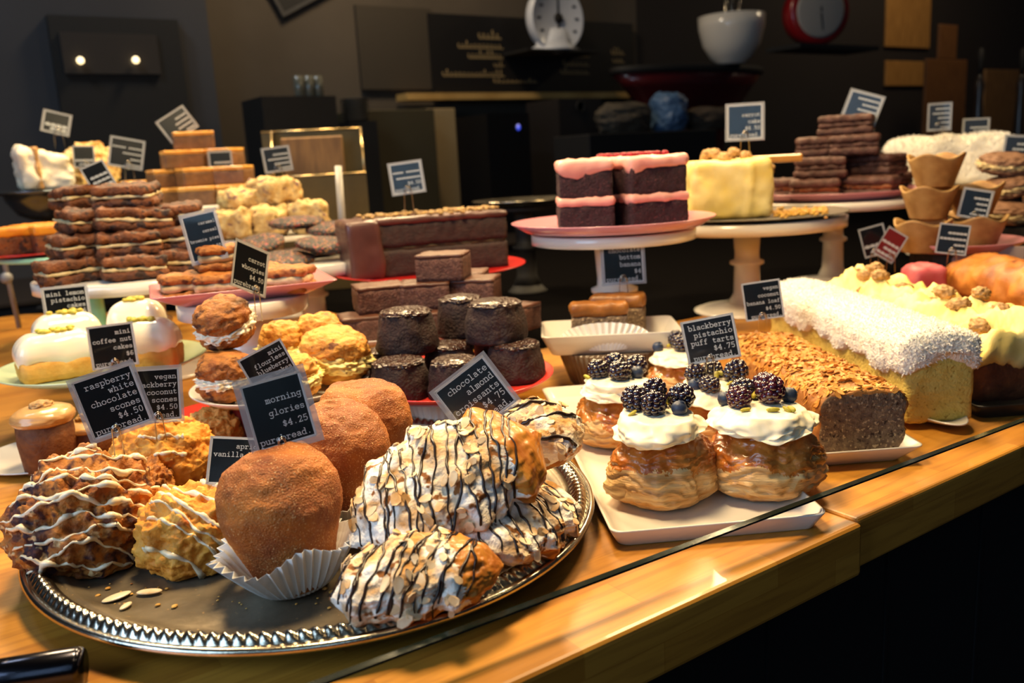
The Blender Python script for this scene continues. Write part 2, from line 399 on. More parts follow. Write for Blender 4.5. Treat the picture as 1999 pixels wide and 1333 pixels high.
# ------------------------------------------------------------------ typewriter lettering as stroke outlines
GL = {
'a': '1,4.4 2,5 4,5 4.8,4 4.8,.6 5.8,.1|4.8,3 2,2.8 .8,1.8 1,.5 2.2,0 4,.4 4.8,1.4', 'b': '0,8 1.2,8 1.2,0|1.2,4 2.5,5 4.3,5 5.6,3.6 5.6,1.4 4.3,0 2.5,0 1.2,1',
'c': '5.1,3.6 5,4.6 3.5,5 2,4.8 .7,3.4 .7,1.6 2,.2 3.5,0 5.2,.9', 'd': '3.8,8 5,8 5,0 6,0|5,4 3.7,5 2,5 .6,3.6 .6,1.4 2,0 3.7,0 5,1',
'e': '.7,2.6 5.4,2.6 5.2,4 3.8,5 2.2,5 .7,3.6 .7,1.4 2.2,0 3.8,0 5.3,.8', 'f': '5,7.6 3.6,8 2.4,7 2.4,0|1,0 4,0|1,5 4.2,5',
'g': '5.9,5 4.8,5 4.8,-1.8 3.6,-3 1.6,-3 .8,-2.4|4.8,4 3.5,5 2,5 .7,3.6 .7,2 2,.7 3.5,.7 4.8,1.6', 'h': '0,8 1.2,8 1.2,0|0,0 2.3,0|1.2,3.8 2.6,5 4,5 4.9,4 4.9,0|3.8,0 6,0',
'i': '1.4,5 3,5 3,0|1,0 5,0|3,6.8 3,7.5', 'k': '0,8 1.2,8 1.2,0|0,0 2.2,0|1.2,2 4.6,5|3.6,5 5.6,5|2.4,3 4.8,0|3.8,0 6,0', 'l': '1.4,8 3,8 3,0|1,0 5,0',
'm': '0,5 .8,5 .8,0|0,0 1.6,0|.8,4 1.6,5 2.4,5 3,4.2 3,0|2.5,0 3.6,0|3,4.2 4,5 4.6,5 5.3,4.2 5.3,0|4.8,0 6,0', 'n': '0,5 1.2,5 1.2,0|0,0 2.3,0|1.2,3.8 2.6,5 4,5 4.9,4 4.9,0|3.8,0 6,0',
'o': '2,5 4,5 5.4,3.6 5.4,1.4 4,0 2,0 .6,1.4 .6,3.6 2,5', 'p': '0,5 1.2,5 1.2,-3|0,-3 2.6,-3|1.2,4 2.5,5 4.3,5 5.6,3.6 5.6,1.4 4.3,0 2.5,0 1.2,1',
'r': '.4,5 2,5 2,0|.6,0 3.8,0|2,3.4 3.2,4.8 4.6,5 5.4,4.3', 's': '5,3.8 4.6,4.8 3,5 1.4,4.8 1,3.8 1.8,2.9 4.2,2.4 5.2,1.4 4.6,.3 3,0 1.4,.3 .9,1.3',
't': '2.2,7 2.2,1 3.2,0 4.6,.2 5.2,.9|.8,5 4.8,5', 'u': '0,5 1.2,5 1.2,1 2.2,0 3.6,0 4.9,1.2|3.8,5 4.9,5 4.9,0 6,0', 'v': '0,5 2,5|1,5 3,0 5,5|4,5 6,5',
'w': '0,5 1.6,5|.7,5 1.8,0 3,4 4.2,0 5.3,5|4.4,5 6,5', 'y': '0,5 2,5|1,5 3.1,.4|5,5 2.2,-2.6 1.4,-3 .4,-3|4,5 6,5',
'$': '5,5.6 4.4,6.4 3,6.8 1.6,6.4 1,5.3 1.8,4.3 4.2,3.6 5.2,2.4 4.6,1.1 3,.6 1.4,1 .9,2|3,8 3,-.6', '4': '4.2,0 4.2,8 .6,2.6 5.4,2.6|2.8,0 5.2,0',
'2': '.9,6.2 1.6,7.6 3,8 4.6,7.4 5,5.8 4.2,4 .8,0 5.2,0 5.2,1', '5': '4.9,8 1.4,8 1,4.4 3.2,5 4.8,4.2 5.2,2.4 4.4,.6 2.8,0 .9,.7', '0': '3,8 1.4,7.2 .8,4 1.4,.8 3,0 4.6,.8 5.2,4 4.6,7.2 3,8',
'7': '.8,6.8 .8,8 5.2,8 2.6,0', '6': '4.8,7.2 3.4,8 1.8,7 .9,4 1.2,1.2 3,0 4.8,1 5,3 3.8,4.4 2.2,4.2 1,3', '3': '1,7 2.6,8 4.4,7.4 4.8,6 3.4,4.5 5,3.2 5,1.4 3.4,0 1,.8', '.': '3,0 3,.7', '*': '1.5,4 4.5,7|4.5,4 1.5,7|3,3.5 3,7.5', '~': '0,1.5 1,4.5 2,1 3,5 4,.8 5,4.6 6,1.2'}
def text_geo(g, lines, right, top, line_h, size, O, X, Y, N, bold=.95):
    """right-aligned lines of strokes laid on the plane O + x X + y Y"""
    for li, tx in enumerate(lines):
        if isinstance(tx, tuple): tx, k = tx
        else: k = 1
        u = size*k/8; wadv = 6.9*u
        for ci, ch in enumerate(tx):
            if ch not in GL: continue
            ox = right - (len(tx)-ci)*wadv; oy = top - (li+1)*line_h
            for st in GL[ch].split('|'):
                P = [tuple(map(float, q.split(','))) for q in st.split()]
                P = [(ox+a*u, oy+b*u) for a, b in P]; h = bold*u/2
                for (x0, y0), (x1, y1) in zip(P, P[1:]):
                    dx, dy = x1-x0, y1-y0; L = math.hypot(dx, dy) or 1; dx /= L; dy /= L
                    x0 -= dx*h*.8; y0 -= dy*h*.8; x1 += dx*h*.8; y1 += dy*h*.8
                    q = [(x0-dy*h, y0+dx*h), (x1-dy*h, y1+dx*h), (x1+dy*h, y1-dx*h), (x0+dy*h, y0-dx*h)]
                    g.add([O+X*a+Y*b+N*.00025 for a, b in reversed(q)], [(0, 1, 2, 3)])
def card(label, cx, cy, d, wpx, hpx, roll, lines, leg=40, yaw=0, lean=8, sleeve=1.16, red=False, group=None, size=None, lift=0, legs=True):
    """price card held by a looped wire; cx, cy, d place its middle, leg is how far the wire reaches below it"""
    px = d/FPX
    mid = CP + ray(cx, cy)*d
    w_, h_ = wpx*px, hpx*px
    rz = face(cx)+rad(yaw)
    right = Vector((math.cos(rz), math.sin(rz), 0)); nrm = Vector((math.sin(rz), -math.cos(rz), 0)); up = Vector((0, 0, 1))
    ln = rad(lean); up2 = up*math.cos(ln) - nrm*math.sin(ln); n2 = nrm*math.cos(ln)+up*math.sin(ln)
    a = rad(roll) - ROLL
    X = right*math.cos(a)+up2*math.sin(a); Y = up2*math.cos(a)-right*math.sin(a); N = n2
    loopc = mid - up2*(h_*.42*math.cos(a)+abs(math.sin(a))*w_*.28)
    foot = loopc - up*(leg*px)
    t = thing('price_card', label, 'price card', foot, 0, group)
    B = mid - foot
    def plate(name, sw, sh, th, off, mt, mi=None):
        g = G(); v = []
        for z in (0, th):
            for x, y in ((-1, -1), (1, -1), (1, 1), (-1, 1)): v.append(B+X*x*sw/2+Y*y*sh/2+N*(off+z))
        g.add(v, [(3, 2, 1, 0), (4, 5, 6, 7), (0, 1, 5, 4), (1, 2, 6, 5), (2, 3, 7, 6), (3, 0, 4, 7)])
        return g.build(name, mt, t, smooth=False)
    sheet = plate('sheet', w_, h_, .0003, 0, m_sheetred if red else m_sheet); sleeve_o = t
    if sleeve > 1:
        g = G(); 
        sw, sh = w_*sleeve, h_*(1+(sleeve-1)*.9)
        v = []
        for z in (-.0004, .0009):
            for x, y in ((-1, -1), (1, -1), (1, 1), (-1, 1)): v.append(B+X*x*sw/2+Y*y*sh/2+N*z)
        g.add(v, [(3, 2, 1, 0), (4, 5, 6, 7), (0, 1, 5, 4), (1, 2, 6, 5), (2, 3, 7, 6), (3, 0, 4, 7)])
        sleeve_o = g.build('plastic_sleeve', m_sleeve, t, smooth=False)
        g = G()
        for a0, a1, c0, c1 in ((-.5, .5, .5, sh/h_*.5), (-.5, .5, -sh/h_*.5, -.5), (-sw/w_*.5, -.5, -sh/h_*.5, sh/h_*.5), (.5, sw/w_*.5, -sh/h_*.5, sh/h_*.5)):
            g.add([B+X*x*w_+Y*y*h_+N*.0011 for x, y in ((a0, c0), (a1, c0), (a1, c1), (a0, c1))], [(0, 1, 2, 3)])
        g.build('sleeve_margin', m_margin, sleeve_o, smooth=False)
    g = G(); bw = w_*.022
    for s0, s1, q0, q1 in ((-.5, .5, .5, .5), (-.5, .5, -.5, -.5), (-.5, -.5, -.5, .5), (.5, .5, -.5, .5)):
        x0, x1, y0, y1 = s0*w_-bw, s1*w_+bw, q0*h_-bw, q1*h_+bw
        g.add([B+X*x+Y*y+N*.0005 for x, y in ((x0, y0), (x1, y0), (x1, y1), (x0, y1))], [(0, 1, 2, 3)])
    g.build('border', m_border, sheet, smooth=False)
    if lines:
        g = G(); n_ = len(lines); sz = size or min(h_*.76/n_*.78, w_*.9*8/(6.9*max(len(l[0] if isinstance(l, tuple) else l) for l in lines)))
        lh = h_*.92/n_ if n_ > 4 else h_*.2
        top = h_*.46 if n_ > 4 else -h_*.44+lh*n_
        text_geo(g, lines, w_*.46, top, lh, sz, B+N*.0001, X, Y, N)
        g.build('lettering', m_ink, sheet, smooth=False)
    # wire: two legs and a loop gripping the lower edge
    wr = .00045; lw = 7*px; L0 = loopc-foot
    pts = []
    for k in range(13):
        an = math.pi*k/12; pts.append(L0+right*math.cos(an)*lw+up*math.sin(an)*lw*1.4+nrm*.0018)
    g = G(); base = -up*.004
    g.add(*tube([base+right*lw*1.25+nrm*.001]+pts+[base-right*lw*1.25+nrm*.001], wr, 6))
    ring = [L0+right*math.cos(q)*lw*.72+up*(math.sin(q)*lw*.85+lw*.1)+nrm*.0024 for q in [2*math.pi*k/16 for k in range(16)]]
    g.add(*tube(ring, wr, 6, closed=True))
    g.build('wire_clip', m_wire, t)
    return t

# ------------------------------------------------------------------ food builders
def plate_prof(r, rim=.006, foot=.6, th=.003):
    return [(r*foot*.96, 0), (r*foot, 0), (r*foot, .002), (r*.86, .003), (r, rim), (r*1.0, rim+.0012), (r*.985, rim+.0012), (r*.84, .003+th*.7), (0.0001, .003+th*.5)]
def round_plate(label, P, r, mt, rim=.006, group=None, name='plate', underside=None, sq=(1, 1)):
    g = G(); v, f = lathe(plate_prof(r, rim), 72)
    g.add([(x*sq[0], y*sq[1], z) for x, y, z in v], f)
    o = g.build(name, mt, None, (P.x, P.y, P.z), (0, 0, -YAW)); return tag(o, label, 'plate', group)
def cake_stand(label, P, r, h, mt, stem_r=.02, lip=.008, group='cake stands on the counter'):
    """P is the point in the middle of the stand's flat top"""
    t = thing('cake_stand', label, 'cake stand', (P.x, P.y, P.z-h), 0, group)
    g = G(); g.add(*lathe([(stem_r, h-lip), (r*.96, h-lip), (r, h-lip+.001), (r, h-.001), (r*.98, h), (.0001, h)], 80)); g.build('top', mt, t)
    g = G(); k = stem_r
    g.add(*lathe([(k, h-lip), (k*1.05, h*.9), (k*.92, h*.62), (k*.95, h*.56), (k*1.28, h*.54), (k*1.28, h*.51), (k*.95, h*.49), (k*1.0, h*.2), (k*1.4, h*.09)], 40)); g.build('stem', mt, t)
    g = G(); g.add(*lathe([(r*.55, 0), (r*.56, .003), (r*.5, .006), (k*1.4, h*.09), (k*1.3, h*.1)], 48)); g.build('foot', mt, t)
    return t
def rect_dish(label, P, sx, sy, h, rz, mt, flare=.012, cat='plate', name='serving_plate', slope=1.0, wall=.003, group=None):
    """shallow rectangular dish with flared walls, P at the middle of its underside"""
    def ring(hx, hy, z, r=.008, k=5):
        o = []
        for cx_, cy_, a0 in ((hx-r, hy-r, 0), (-hx+r, hy-r, 90), (-hx+r, -hy+r, 180), (hx-r, -hy+r, 270)):
            for i in range(k+1):
                a = rad(a0+90*i/k); o.append((cx_+r*math.cos(a), cy_+r*math.sin(a), z))
        return o
    X, Y = sx/2, sy/2; fl = flare
    rs = [ring(X-fl, Y-fl, 0), ring(X-fl*.9, Y-fl*.9, .001), ring(X, Y, h-.001), ring(X, Y, h), ring(X-wall*.6, Y-wall*.6, h), ring(X-fl-wall*.5, Y-fl-wall*.5, .0035), ring(X-fl-.01, Y-fl-.01, .003)]
    n = len(rs[0]); v = [p for q in rs for p in q]; f = []
    for i in range(len(rs)-1):
        for j in range(n): k = (j+1) % n; f.append((i*n+j, i*n+k, (i+1)*n+k, (i+1)*n+j))
    f.append(tuple(reversed(range(n)))); f.append(tuple(range((len(rs)-1)*n, len(rs)*n)))
    o = G().add(v, f).build(name, mt, None, P, (0, 0, rz)); return tag(o, label, cat, group)
def block(label, P, size, rz, mt, cat='brownie', name='brownie', group=None, r=.003, step=.004, amp=.0014, ns=110, seed=0, top=None, toph=.15, tilt=0, fn=None):
    """cut piece of tray bake with, where the photo shows it, a different top layer"""
    sx, sy, sz = size
    if top:
        t = thing(name, label, cat, P, rz, group); 
        if tilt: t.rotation_euler = (rad(tilt), 0, rz)
        G().add(*rbox(sx, sy, sz*(1-toph), r*.6, step, amp, ns, seed, fn)).build('base_layer', mt, t)
        G().add(*rbox(sx*1.01, sy*1.01, sz*toph*1.15, r*.7, step, amp*1.1, ns, seed+5, fn, z0=sz*(1-toph)*.99)).build('top_layer', top, t)
        return t
    o = G().add(*rbox(sx, sy, sz, r, step, amp, ns, seed, fn)).build(name, mt, None, P, (rad(tilt), 0, rz))
    return tag(o, label, cat, group)
def sandwich(label, P, size, rz, mt, fill, cat='cookie sandwich', name='sandwich', group=None, seed=0, tilt=(0, 0), fillh=.24, square=True):
    sx, sy, sz = size; t = thing(name, label, cat, P, rz, group, rot=(rad(tilt[0]), rad(tilt[1]), rz))
    h1 = sz*(1-fillh)*.5; hf = sz*fillh
    if square:
        ra = .0048 if mt is m_brpie else .0028
        G().add(*rbox(sx, sy, h1, h1*.4, .0042, ra, 75, seed)).build('bottom_cookie', mt, t)
        G().add(*rbox(sx*.95, sy*.95, hf*1.2, hf*.45, .0042, .0022, 100, seed+2, z0=h1-hf*.1)).build('filling', fill, t)
        G().add(*rbox(sx*(.97 if mt is m_brpie else 1), sy*1.0, h1, h1*.5, .0042, ra, 75, seed+3, z0=h1+hf)).build('top_cookie', mt, t)
    else:
        FK = 1.08 if fill is m_yellowcream else 1.0
        v, f = blob(sx/2, sy/2, h1/1.3, 5, .13, 3.0, seed, flat=.3, power=.72); G().add([Vector((p.x, p.y, h1*1.15-p.z)) for p in v], [tuple(reversed(q)) for q in f]).build('bottom_cookie', mt, t)
        v, f = blob(sx/2*1.02, sy/2*1.02, hf*.8, 5, .22, 5.5, seed+1, flat=.6, power=.6); G().add([Vector((p.x*FK, p.y*FK, p.z*(FK*1.4-.4)))+Vector((0, 0, h1*.9)) for p in v], f).build('filling', fill, t)
        v, f = blob(sx/2*.98, sy/2*.98, h1*.95, 5, .13, 3.2, seed+2, flat=.3, power=.72); G().add([p+Vector((0, 0, h1+hf*.7)) for p in v], f).build('top_cookie', mt, t)
    return t

_bb = {}
def blackberry_geo(seed):
    g = G(); r = random.Random(seed); v0, f0 = ico(2)
    n = 7
    for k in range(n):
        th = math.pi*(k+.6)/(n+.1); z = math.cos(th); rr = math.sin(th)
        cnt = max(1, int(round(9*rr)))
        for j in range(cnt):
            a = 2*math.pi*(j+.5*(k % 2))/cnt + r.uniform(-.1, .1)
            c = Vector((rr*math.cos(a)*.78, rr*math.sin(a)*.78, z*1.0)); s = .27*r.uniform(.92, 1.1)
            g.add([Vector(p)*s + c*.82 for p in v0], f0)
    g.add([Vector(p)*.72 for p in v0], f0)
    return g
def berry(parent, kind, loc, s, rot):
    """s = radius; the mesh is shared between all berries of one kind"""
    if kind not in _bb:
        if kind in ('blackberry', 'ripening'):
            o = blackberry_geo(3 if kind == 'blackberry' else 9).build('blackberry', m_bberry if kind == 'blackberry' else m_bberryred)
        elif kind == 'blueberry':
            o = G().add(*lathe([(.0001, -.9), (.45, -.82), (.85, -.4), (.98, 0), (.88, .42), (.6, .75), (.38, .86), (.42, .96), (.34, .97), (.28, .8), (.0001, .74)], 24)).build('blueberry', m_blueb)
        else:
            v, f = blob(1, .5, .38, 3, .2, 2, 4, flat=.9); o = G().add(v, f).build('pistachio', m_pist)
        _bb[kind] = o.data; bpy.data.objects.remove(o)
    o = bpy.data.objects.new({'ripening': 'blackberry'}.get(kind, kind), _bb[kind]); col.objects.link(o)
    o.parent = parent; o.location = loc; o.scale = (s, s, s); o.rotation_euler = rot
    return o
def tart(label, P, R, Hh, rz, seed, berries, cream_dir=-1.5, toppath=None):
    t = thing('puff_tart', label, 'tart', P, rz, 'blackberry puff tarts')
    def body(q, p):
        # strata of the folded dough bulge outwards, foot is wider than the crown
        z = q.z; wv = fr(p, 1.3, seed+1, 3); k = 1 + .016*math.sin(z*1500+wv*16) + .018*math.sin(z*620+wv*9) + .16*fr((p[0], p[1], p[2]*.4), 1.3, seed+3, 3)
        h = max(0, min(1, z/Hh)); foot = 1.10-.30*h**1.6-.16*max(0, .12-h)/.12
        return (q.x*k*foot, q.y*k*foot, z)
    v, f = blob(R, R, Hh/1.55, 6, .05, 2.2, seed, flat=.6, fn=body, power=.80)
    o = G().add(v, f, 0)
    zt = Hh*.60
    # the upper, sugared part of the pastry has its own look
    for i, q in enumerate(f):
        c = (v[q[0]].z+v[q[1]].z+v[q[2]].z)/3; o.m[i] = 1 if c > zt*(.88+.35*fr(v[q[0]], 45, seed)) else 0
    o.build('pastry', [m_puff, m_puffglaze], t)
    tree = bvh(v, f); H2 = max(q.z for q in v)
    # cream, lying over the crown and running down one side
    def cr(q, p):
        a = math.atan2(p[1], p[0]); k = 1 + .24*fr(p, 1.3, seed+11, 3) + .16*math.cos(a-cream_dir)
        return (q.x*k, q.y*k, q.z - .30*Hh*max(0, (p[0]**2+p[1]**2)-.60)*(1+.6*math.cos(a-cream_dir)+.5*fr(p, 2.0, seed, 2)))
    v, f = blob(R*.83, R*.83, Hh*.115, 6, .09, 1.3, seed+7, flat=.4, fn=cr, power=.95, octs=2)
    zc = H2-Hh*.09
    v = [p+Vector((0, 0, zc-Hh*.10)) for p in v]
    G().add(v, f).build('cream', m_cream, t); ct = bvh(v, f)
    def topz(x, y):
        h = ct.ray_cast(Vector((x, y, 1)), Vector((0, 0, -1))); return h[0].z if h[0] is not None else zc
    for kind, x, y, dz, s in berries:
        if kind == 'p':
            for _ in range(1): berry(t, 'pistachio', (x*R, y*R, topz(x*R, y*R)+(.35 if dz > 0 else .02)*.0042+max(0, dz)*Hh*.5), .0048*rnd.uniform(.7, 1.1), (rnd.uniform(-.6, .6), rnd.uniform(-.6, .6), rnd.uniform(0, 6)))
        else:
            kd = {'b': 'blackberry', 'r': 'ripening', 'u': 'blueberry'}[kind]
            berry(t, kd, (x*R, y*R, topz(x*R, y*R)+dz*Hh+s*.62), s, (rnd.uniform(-.9, .9)+ (1.2 if kind != 'u' else .3), rnd.uniform(-.5, .5), rnd.uniform(0, 6)))
    return t
def drizzle(parent, tree, n, span, y0, y1, direction, mt, r=.0009, seed=1, name='drizzle', wob=.003, slant=0, zc=0, along='x', off=None):
    """wandering ribbons laid over a surface"""
    g = G(); rr = random.Random(seed); d = Vector(direction).normalized()
    side = Vector((1, 0, 0)); upv = side.cross(d)*-1
    if upv.length < .1: upv = Vector((0, 1, 0))
    upv.normalize()
    for k in range(n):
        t_ = y0+(y1-y0)*(k+rr.uniform(-.3, .3))/max(1, n-1); pts = []; ph = rr.uniform(0, 6); a0 = -span*rr.uniform(.75, 1); a1 = span*rr.uniform(.75, 1)
        for i in range(46):
            s = a0+(a1-a0)*i/45; w_ = wob*(2.6*noise.noise(Vector((s*38+ph*9, k*1.7, seed)))+1.0*noise.noise(Vector((s*120+ph*5, k*2.3, seed+4))))
            pts.append(side*s + upv*(t_+w_+slant*s) + Vector((0, 0, zc)))
        for run in drape(tree, pts, d, (off if off is not None else -r*.2)):
            rs = [r*(.45+2.1*abs(noise.noise(Vector((i*.13+ph, k*3.1, seed))))) for i in range(len(run))]; rs[0] *= .4; rs[-1] *= 1.2
            g.add(*tube(run, rs, 6))
    return g.build(name, mt, parent)
def scone(label, P, rx, ry, rz_, ang, seed, mt, ice=0, tilt=(0, 0, 0), ice_dir=(0, .75, -.65), amp=.17, r=.0011):
    t = thing('scone', label, 'scone', P, ang, 'scones on the silver platter', rot=(rad(tilt[0]), rad(tilt[1]), ang))
    def fn(q, p):
        k = 1 + .065*fr(p, 6.5, seed+1, 4); return q*k
    v, f = blob(rx, ry, rz_, 6, amp, 2.3, seed, flat=.62, fn=fn, octs=5, power=.8)
    G().add(v, f).build('crust', mt, t)
    if ice:
        n, sp, a, b, sl = ice
        drizzle(t, bvh(v, f), n, sp, a, b, ice_dir, m_icing, r=r, seed=seed, name='icing_drizzle', slant=sl, zc=rz_*.7)
    return t
def muffin(label, P, R, Hh, rot, seed, liner=True, group='sugared muffins on the silver platter'):
    t = thing('muffin', label, 'muffin', P, 0, group, rot=rot)
    prof = [(.50, 0), (.60, .02), (.70, .18), (.84, .38), (.97, .52), (1.02, .62), (.98, .74), (.86, .86), (.66, .94), (.40, .985), (.18, 1.0), (.0001, 1.002)]
    def interp(z):
        for (r0, z0), (r1, z1) in zip(prof, prof[1:]):
            if z <= z1: return r0+(r1-r0)*(z-z0)/max(1e-6, z1-z0)
        return 0
    v, f = ico(6); out = []
    for p in v:
        zz = (p.z+1)/2; s = math.hypot(p.x, p.y); a = math.atan2(p.y, p.x)
        zz2 = .5-.5*math.cos(math.pi*min(1, max(0, math.acos(max(-1, min(1, -p.z)))/math.pi)))
        rr = interp(zz2)
        k = 1+.075*fr(p, 1.2, seed, 2)+.012*fr(p, 7, seed+3, 3)+.010*fr(p, 26, seed+5, 2)
        dent = .10*math.exp(-((p-Vector((.45, -.55, .55)).normalized()).length/.35)**2)
        k -= dent
        out.append(Vector((rr*math.cos(a)*R*k, rr*math.sin(a)*R*k, zz2*Hh*(1+.05*fr(p, 1.6, seed+2)))))
    G().add(out, f).build('muffin_body', m_sugar, t)
    if liner:
        n = 44
        def pl(z0, z1, ra, rb, th=0):
            v = []; seg = n*2; rows = 6
            for side in (0, 1):
                for i in range(rows+1):
                    q = i/rows
                    for j in range(seg):
                        a = 2*math.pi*j/seg; pleat = (1 if j % 2 else -1)*(.02+.045*q)
                        wob = 1+.05*q*math.sin(a*3+seed)+.13*q*max(0, math.cos(a-3.5))
                        rr_ = (ra+(rb-ra)*q)*(1+pleat*.9)*wob*R - side*.0005
                        v.append((rr_*math.cos(a), rr_*math.sin(a), (z0+(z1-z0)*(q**1.3))*Hh + .004*q*math.sin(a*5+seed)))
            f = []
            R1 = (rows+1)*seg
            for i in range(rows):
                for j in range(seg):
                    k = (j+1) % seg
                    f.append((i*seg+j, i*seg+k, (i+1)*seg+k, (i+1)*seg+j)); f.append((R1+i*seg+j, R1+(i+1)*seg+j, R1+(i+1)*seg+k, R1+i*seg+k))
            for j in range(seg):
                k = (j+1) % seg; f.append((rows*seg+j, rows*seg+k, R1+rows*seg+k, R1+rows*seg+j))
            f.append(tuple(reversed(range(seg))))
            return v, f
        G().add(*pl(-.012, .34, .54, 1.12)).build('paper_liner', m_liner, t, smooth=False)
    return t
def croissant(label, P, L, W, Hh, rot, seed, golden=(1,), nflake=150, drz=12, bend=.18, dr=.0009, slant=.5):
    t = thing('croissant', label, 'croissant', P, 0, 'almond croissants on the silver platter', rot=rot)
    v, f = ico(6); out = []; mi = []
    def fn(p):
        u = p.x                                  # -1..1 along the croissant
        s = math.hypot(p.y, p.z)
        fat = (1-abs(u)**2.6)**.5 if abs(u) < 1 else 0
        seg = .10*math.sin(u*11+seed)+.06*math.sin(u*23+seed*2)
        k = (1+seg*.7+.12*fr(p, 2.4, seed, 5)+.04*fr(p, 8, seed+4, 3))
        x = u*L/2*(1+.04*fr(p, 2, seed+9)); 
        an = math.atan2(p.z, p.y); c, s_ = math.cos(an), math.sin(an)
        n_ = min(1.0, s*1.25+.0)
        rad_ = (fat*.86+.14*(1-abs(u)))*k*min(1, s*1.6)
        y = c*W/2*rad_; z = s_*Hh/2*rad_
        if z < -Hh*.28: z = -Hh*.28
        y += bend*L*(u*u-.3)
        return Vector((x, y, z+Hh*.28))
    out = [fn(p) for p in v]
    g = G(); g.add(out, f)
    for i, q in enumerate(f):
        p = v[q[0]]; k = p.z*1.2 + .9*fr(p, 2.2, seed+5, 4) + .25
        end = max([0]+[1 for e in golden if p.x*e > .46+.12*fr(p, 3, seed)])
        g.m[i] = 0 if (end or k < -.15) else 1
    g.build('pastry', [m_croiss, m_powder], t)
    pts = scatter(out, f, int(nflake*.42), lambda c, nr: nr.z > -.1 and noise.noise(c*55+Vector((seed, 0, 0))) > -.12 and not any(c.x*e > L*.22 for e in golden), seed)
    g = flakes(pts, .0042, seed, tilt=.20); o = g.build('almond_flakes', m_flake, t, smooth=False); o['kind'] = 'stuff'; o['label'] = 'pale almond flakes dusted with sugar'
    drizzle(t, bvh(out, f), drz, W*.75, -L*.42, L*.32, (0, .2, -1), m_choc, r=dr, seed=seed, name='chocolate_drizzle', slant=slant, zc=0) if False else None
    g = G(); tree = bvh(out, f); rr = random.Random(seed+1)
    for k in range(drz):
        x0 = -L*.46+L*.80*(k+rr.uniform(-.4, .4))/max(1, drz-1); ph = rr.uniform(0, 6); pts = []; sl = slant+rr.uniform(-.15, .15)
        for i in range(44):
            s = -W*.75+W*1.5*i/43; pts.append(Vector((x0+s*sl+.006*noise.noise(Vector((s*40, ph, k)))+.0006*math.sin(s*500+ph), s, .0)))
        for run in drape(tree, pts, (0, .25, -1), .0004):
            g.add(*tube(run, [dr*(.5+.7*abs(math.sin(i*.21+ph))) for i in range(len(run))], 5))
    if g.f: g.build('chocolate_drizzle', m_choc, t)
    return t
def mini_cake(label, P, R, Hh, seed, rz=0, tilt=0):
    """small dark moulded cake, narrower at its crackled top"""
    t = thing('chocolate_cake', label, 'cake', P, rz, 'flourless chocolate cakes on the red plate', rot=(rad(tilt), 0, rz))
    def mod(a, q): return 1+.06*fr((math.cos(a), math.sin(a), q*2), 1.4, seed, 3)+.012*abs(math.sin(a*9))
    prof = [(R*.9, 0), (R*1.0, .002), (R*1.02, Hh*.2), (R*.95, Hh*.55), (R*.84, Hh*.88), (R*.80, Hh*.93)]
    prof2 = []
    for (r0, z0), (r1, z1) in zip(prof, prof[1:]):
        for k in range(4): prof2.append((r0+(r1-r0)*k/4, z0+(z1-z0)*k/4))
    prof2.append(prof[-1]); v, f = lathe(prof2, 72, mod)
    v = [Vector(p)*(1+.03*fr(p, 160, seed+2, 3)) for p in v]; G().add(v, f).build('cake_body', m_choccake, t)
    v, f = blob(R*.85, R*.85, Hh*.12, 5, .10, 3.5, seed, flat=.5, power=.6); G().add([p+Vector((0, 0, Hh*.87)) for p in v], f).build('crackled_top', m_choctop, t)
    return t
# ------------------------------------------------------------------ the setting
def boxg(x0, x1, y0, y1, z0, z1, bev=0):
    g = G()
    if bev:
        v, f = rbox(x1-x0, y1-y0, z1-z0, bev, 1e9); 
    v = [(x, y, z) for z in (z0, z1) for x, y in ((x0, y0), (x1, y0), (x1, y1), (x0, y1))]
    g.add(v, [(3, 2, 1, 0), (4, 5, 6, 7), (0, 1, 5, 4), (1, 2, 6, 5), (2, 3, 7, 6), (3, 0, 4, 7)]); return g
def bevelled(o, w_=.003, seg=3):
    b = o.modifiers.new('edge', 'BEVEL'); b.width = w_; b.segments = seg; return o
XJ = .512; YB = 2.06
def prism(poly, z0, z1):
    n = len(poly); g = G(); g.add([(x, y, z) for z in (z0, z1) for x, y in poly], [tuple(reversed(range(n))), tuple(range(n, 2*n))]+[(i, (i+1) % n, (i+1) % n+n, i+n) for i in range(n)]); return g
s1 = bevelled(prism([(-.9, .3345), (XJ-.0008, .3345), (XJ-.0008, 1.70), (.17, YB), (-.9, YB)], -.040, 0).build('wood_countertop', m_wood, smooth=False), .004)
tag(s1, 'thick butcher block countertop slab under the silver platter', 'countertop', None)
o = prism([(XJ, 1.702), (.622, 1.59), (.632, .962), (3.2, .962), (3.2, YB), (.18, YB)], -.038, -.0005).build('dark_countertop', M('black_counter', '#090808', rough=1, spec=0), smooth=False)
tag(o, 'matt black counter surface behind the wood, under the tall stands', 'countertop')
s2 = bevelled(prism([(XJ+.0008, .3400), (3.2, .3400), (3.2, .96), (.63, .96), (.62, 1.585), (XJ+.0008, 1.698)], -.038, 0).build('wood_countertop', m_wood, smooth=False), .003)
tag(s2, 'second butcher block slab right of the joint, set slightly back', 'countertop', None)
g = boxg(-.9, 3.2, .372, .40, -.95, -.041)
for k in range(28): x = -.85+k*.145; g.add(*boxg(x, x+.003, .3705, .374, -.95, -.045).__dict__['v'] and (boxg(x, x+.003, .3705, .374, -.95, -.045).v, boxg(x, x+.003, .3705, .374, -.95, -.045).f))
o = g.build('counter_front', m_blackpanel, smooth=False); tag(o, 'black grooved panel below the front edge of the wooden countertop', 'counter panel')
structure(boxg(-3, 9.3, -1.0, 4.2, -.97, -.95).build('floor', M('floor_dark', '#26211c', rough=.6), smooth=False))
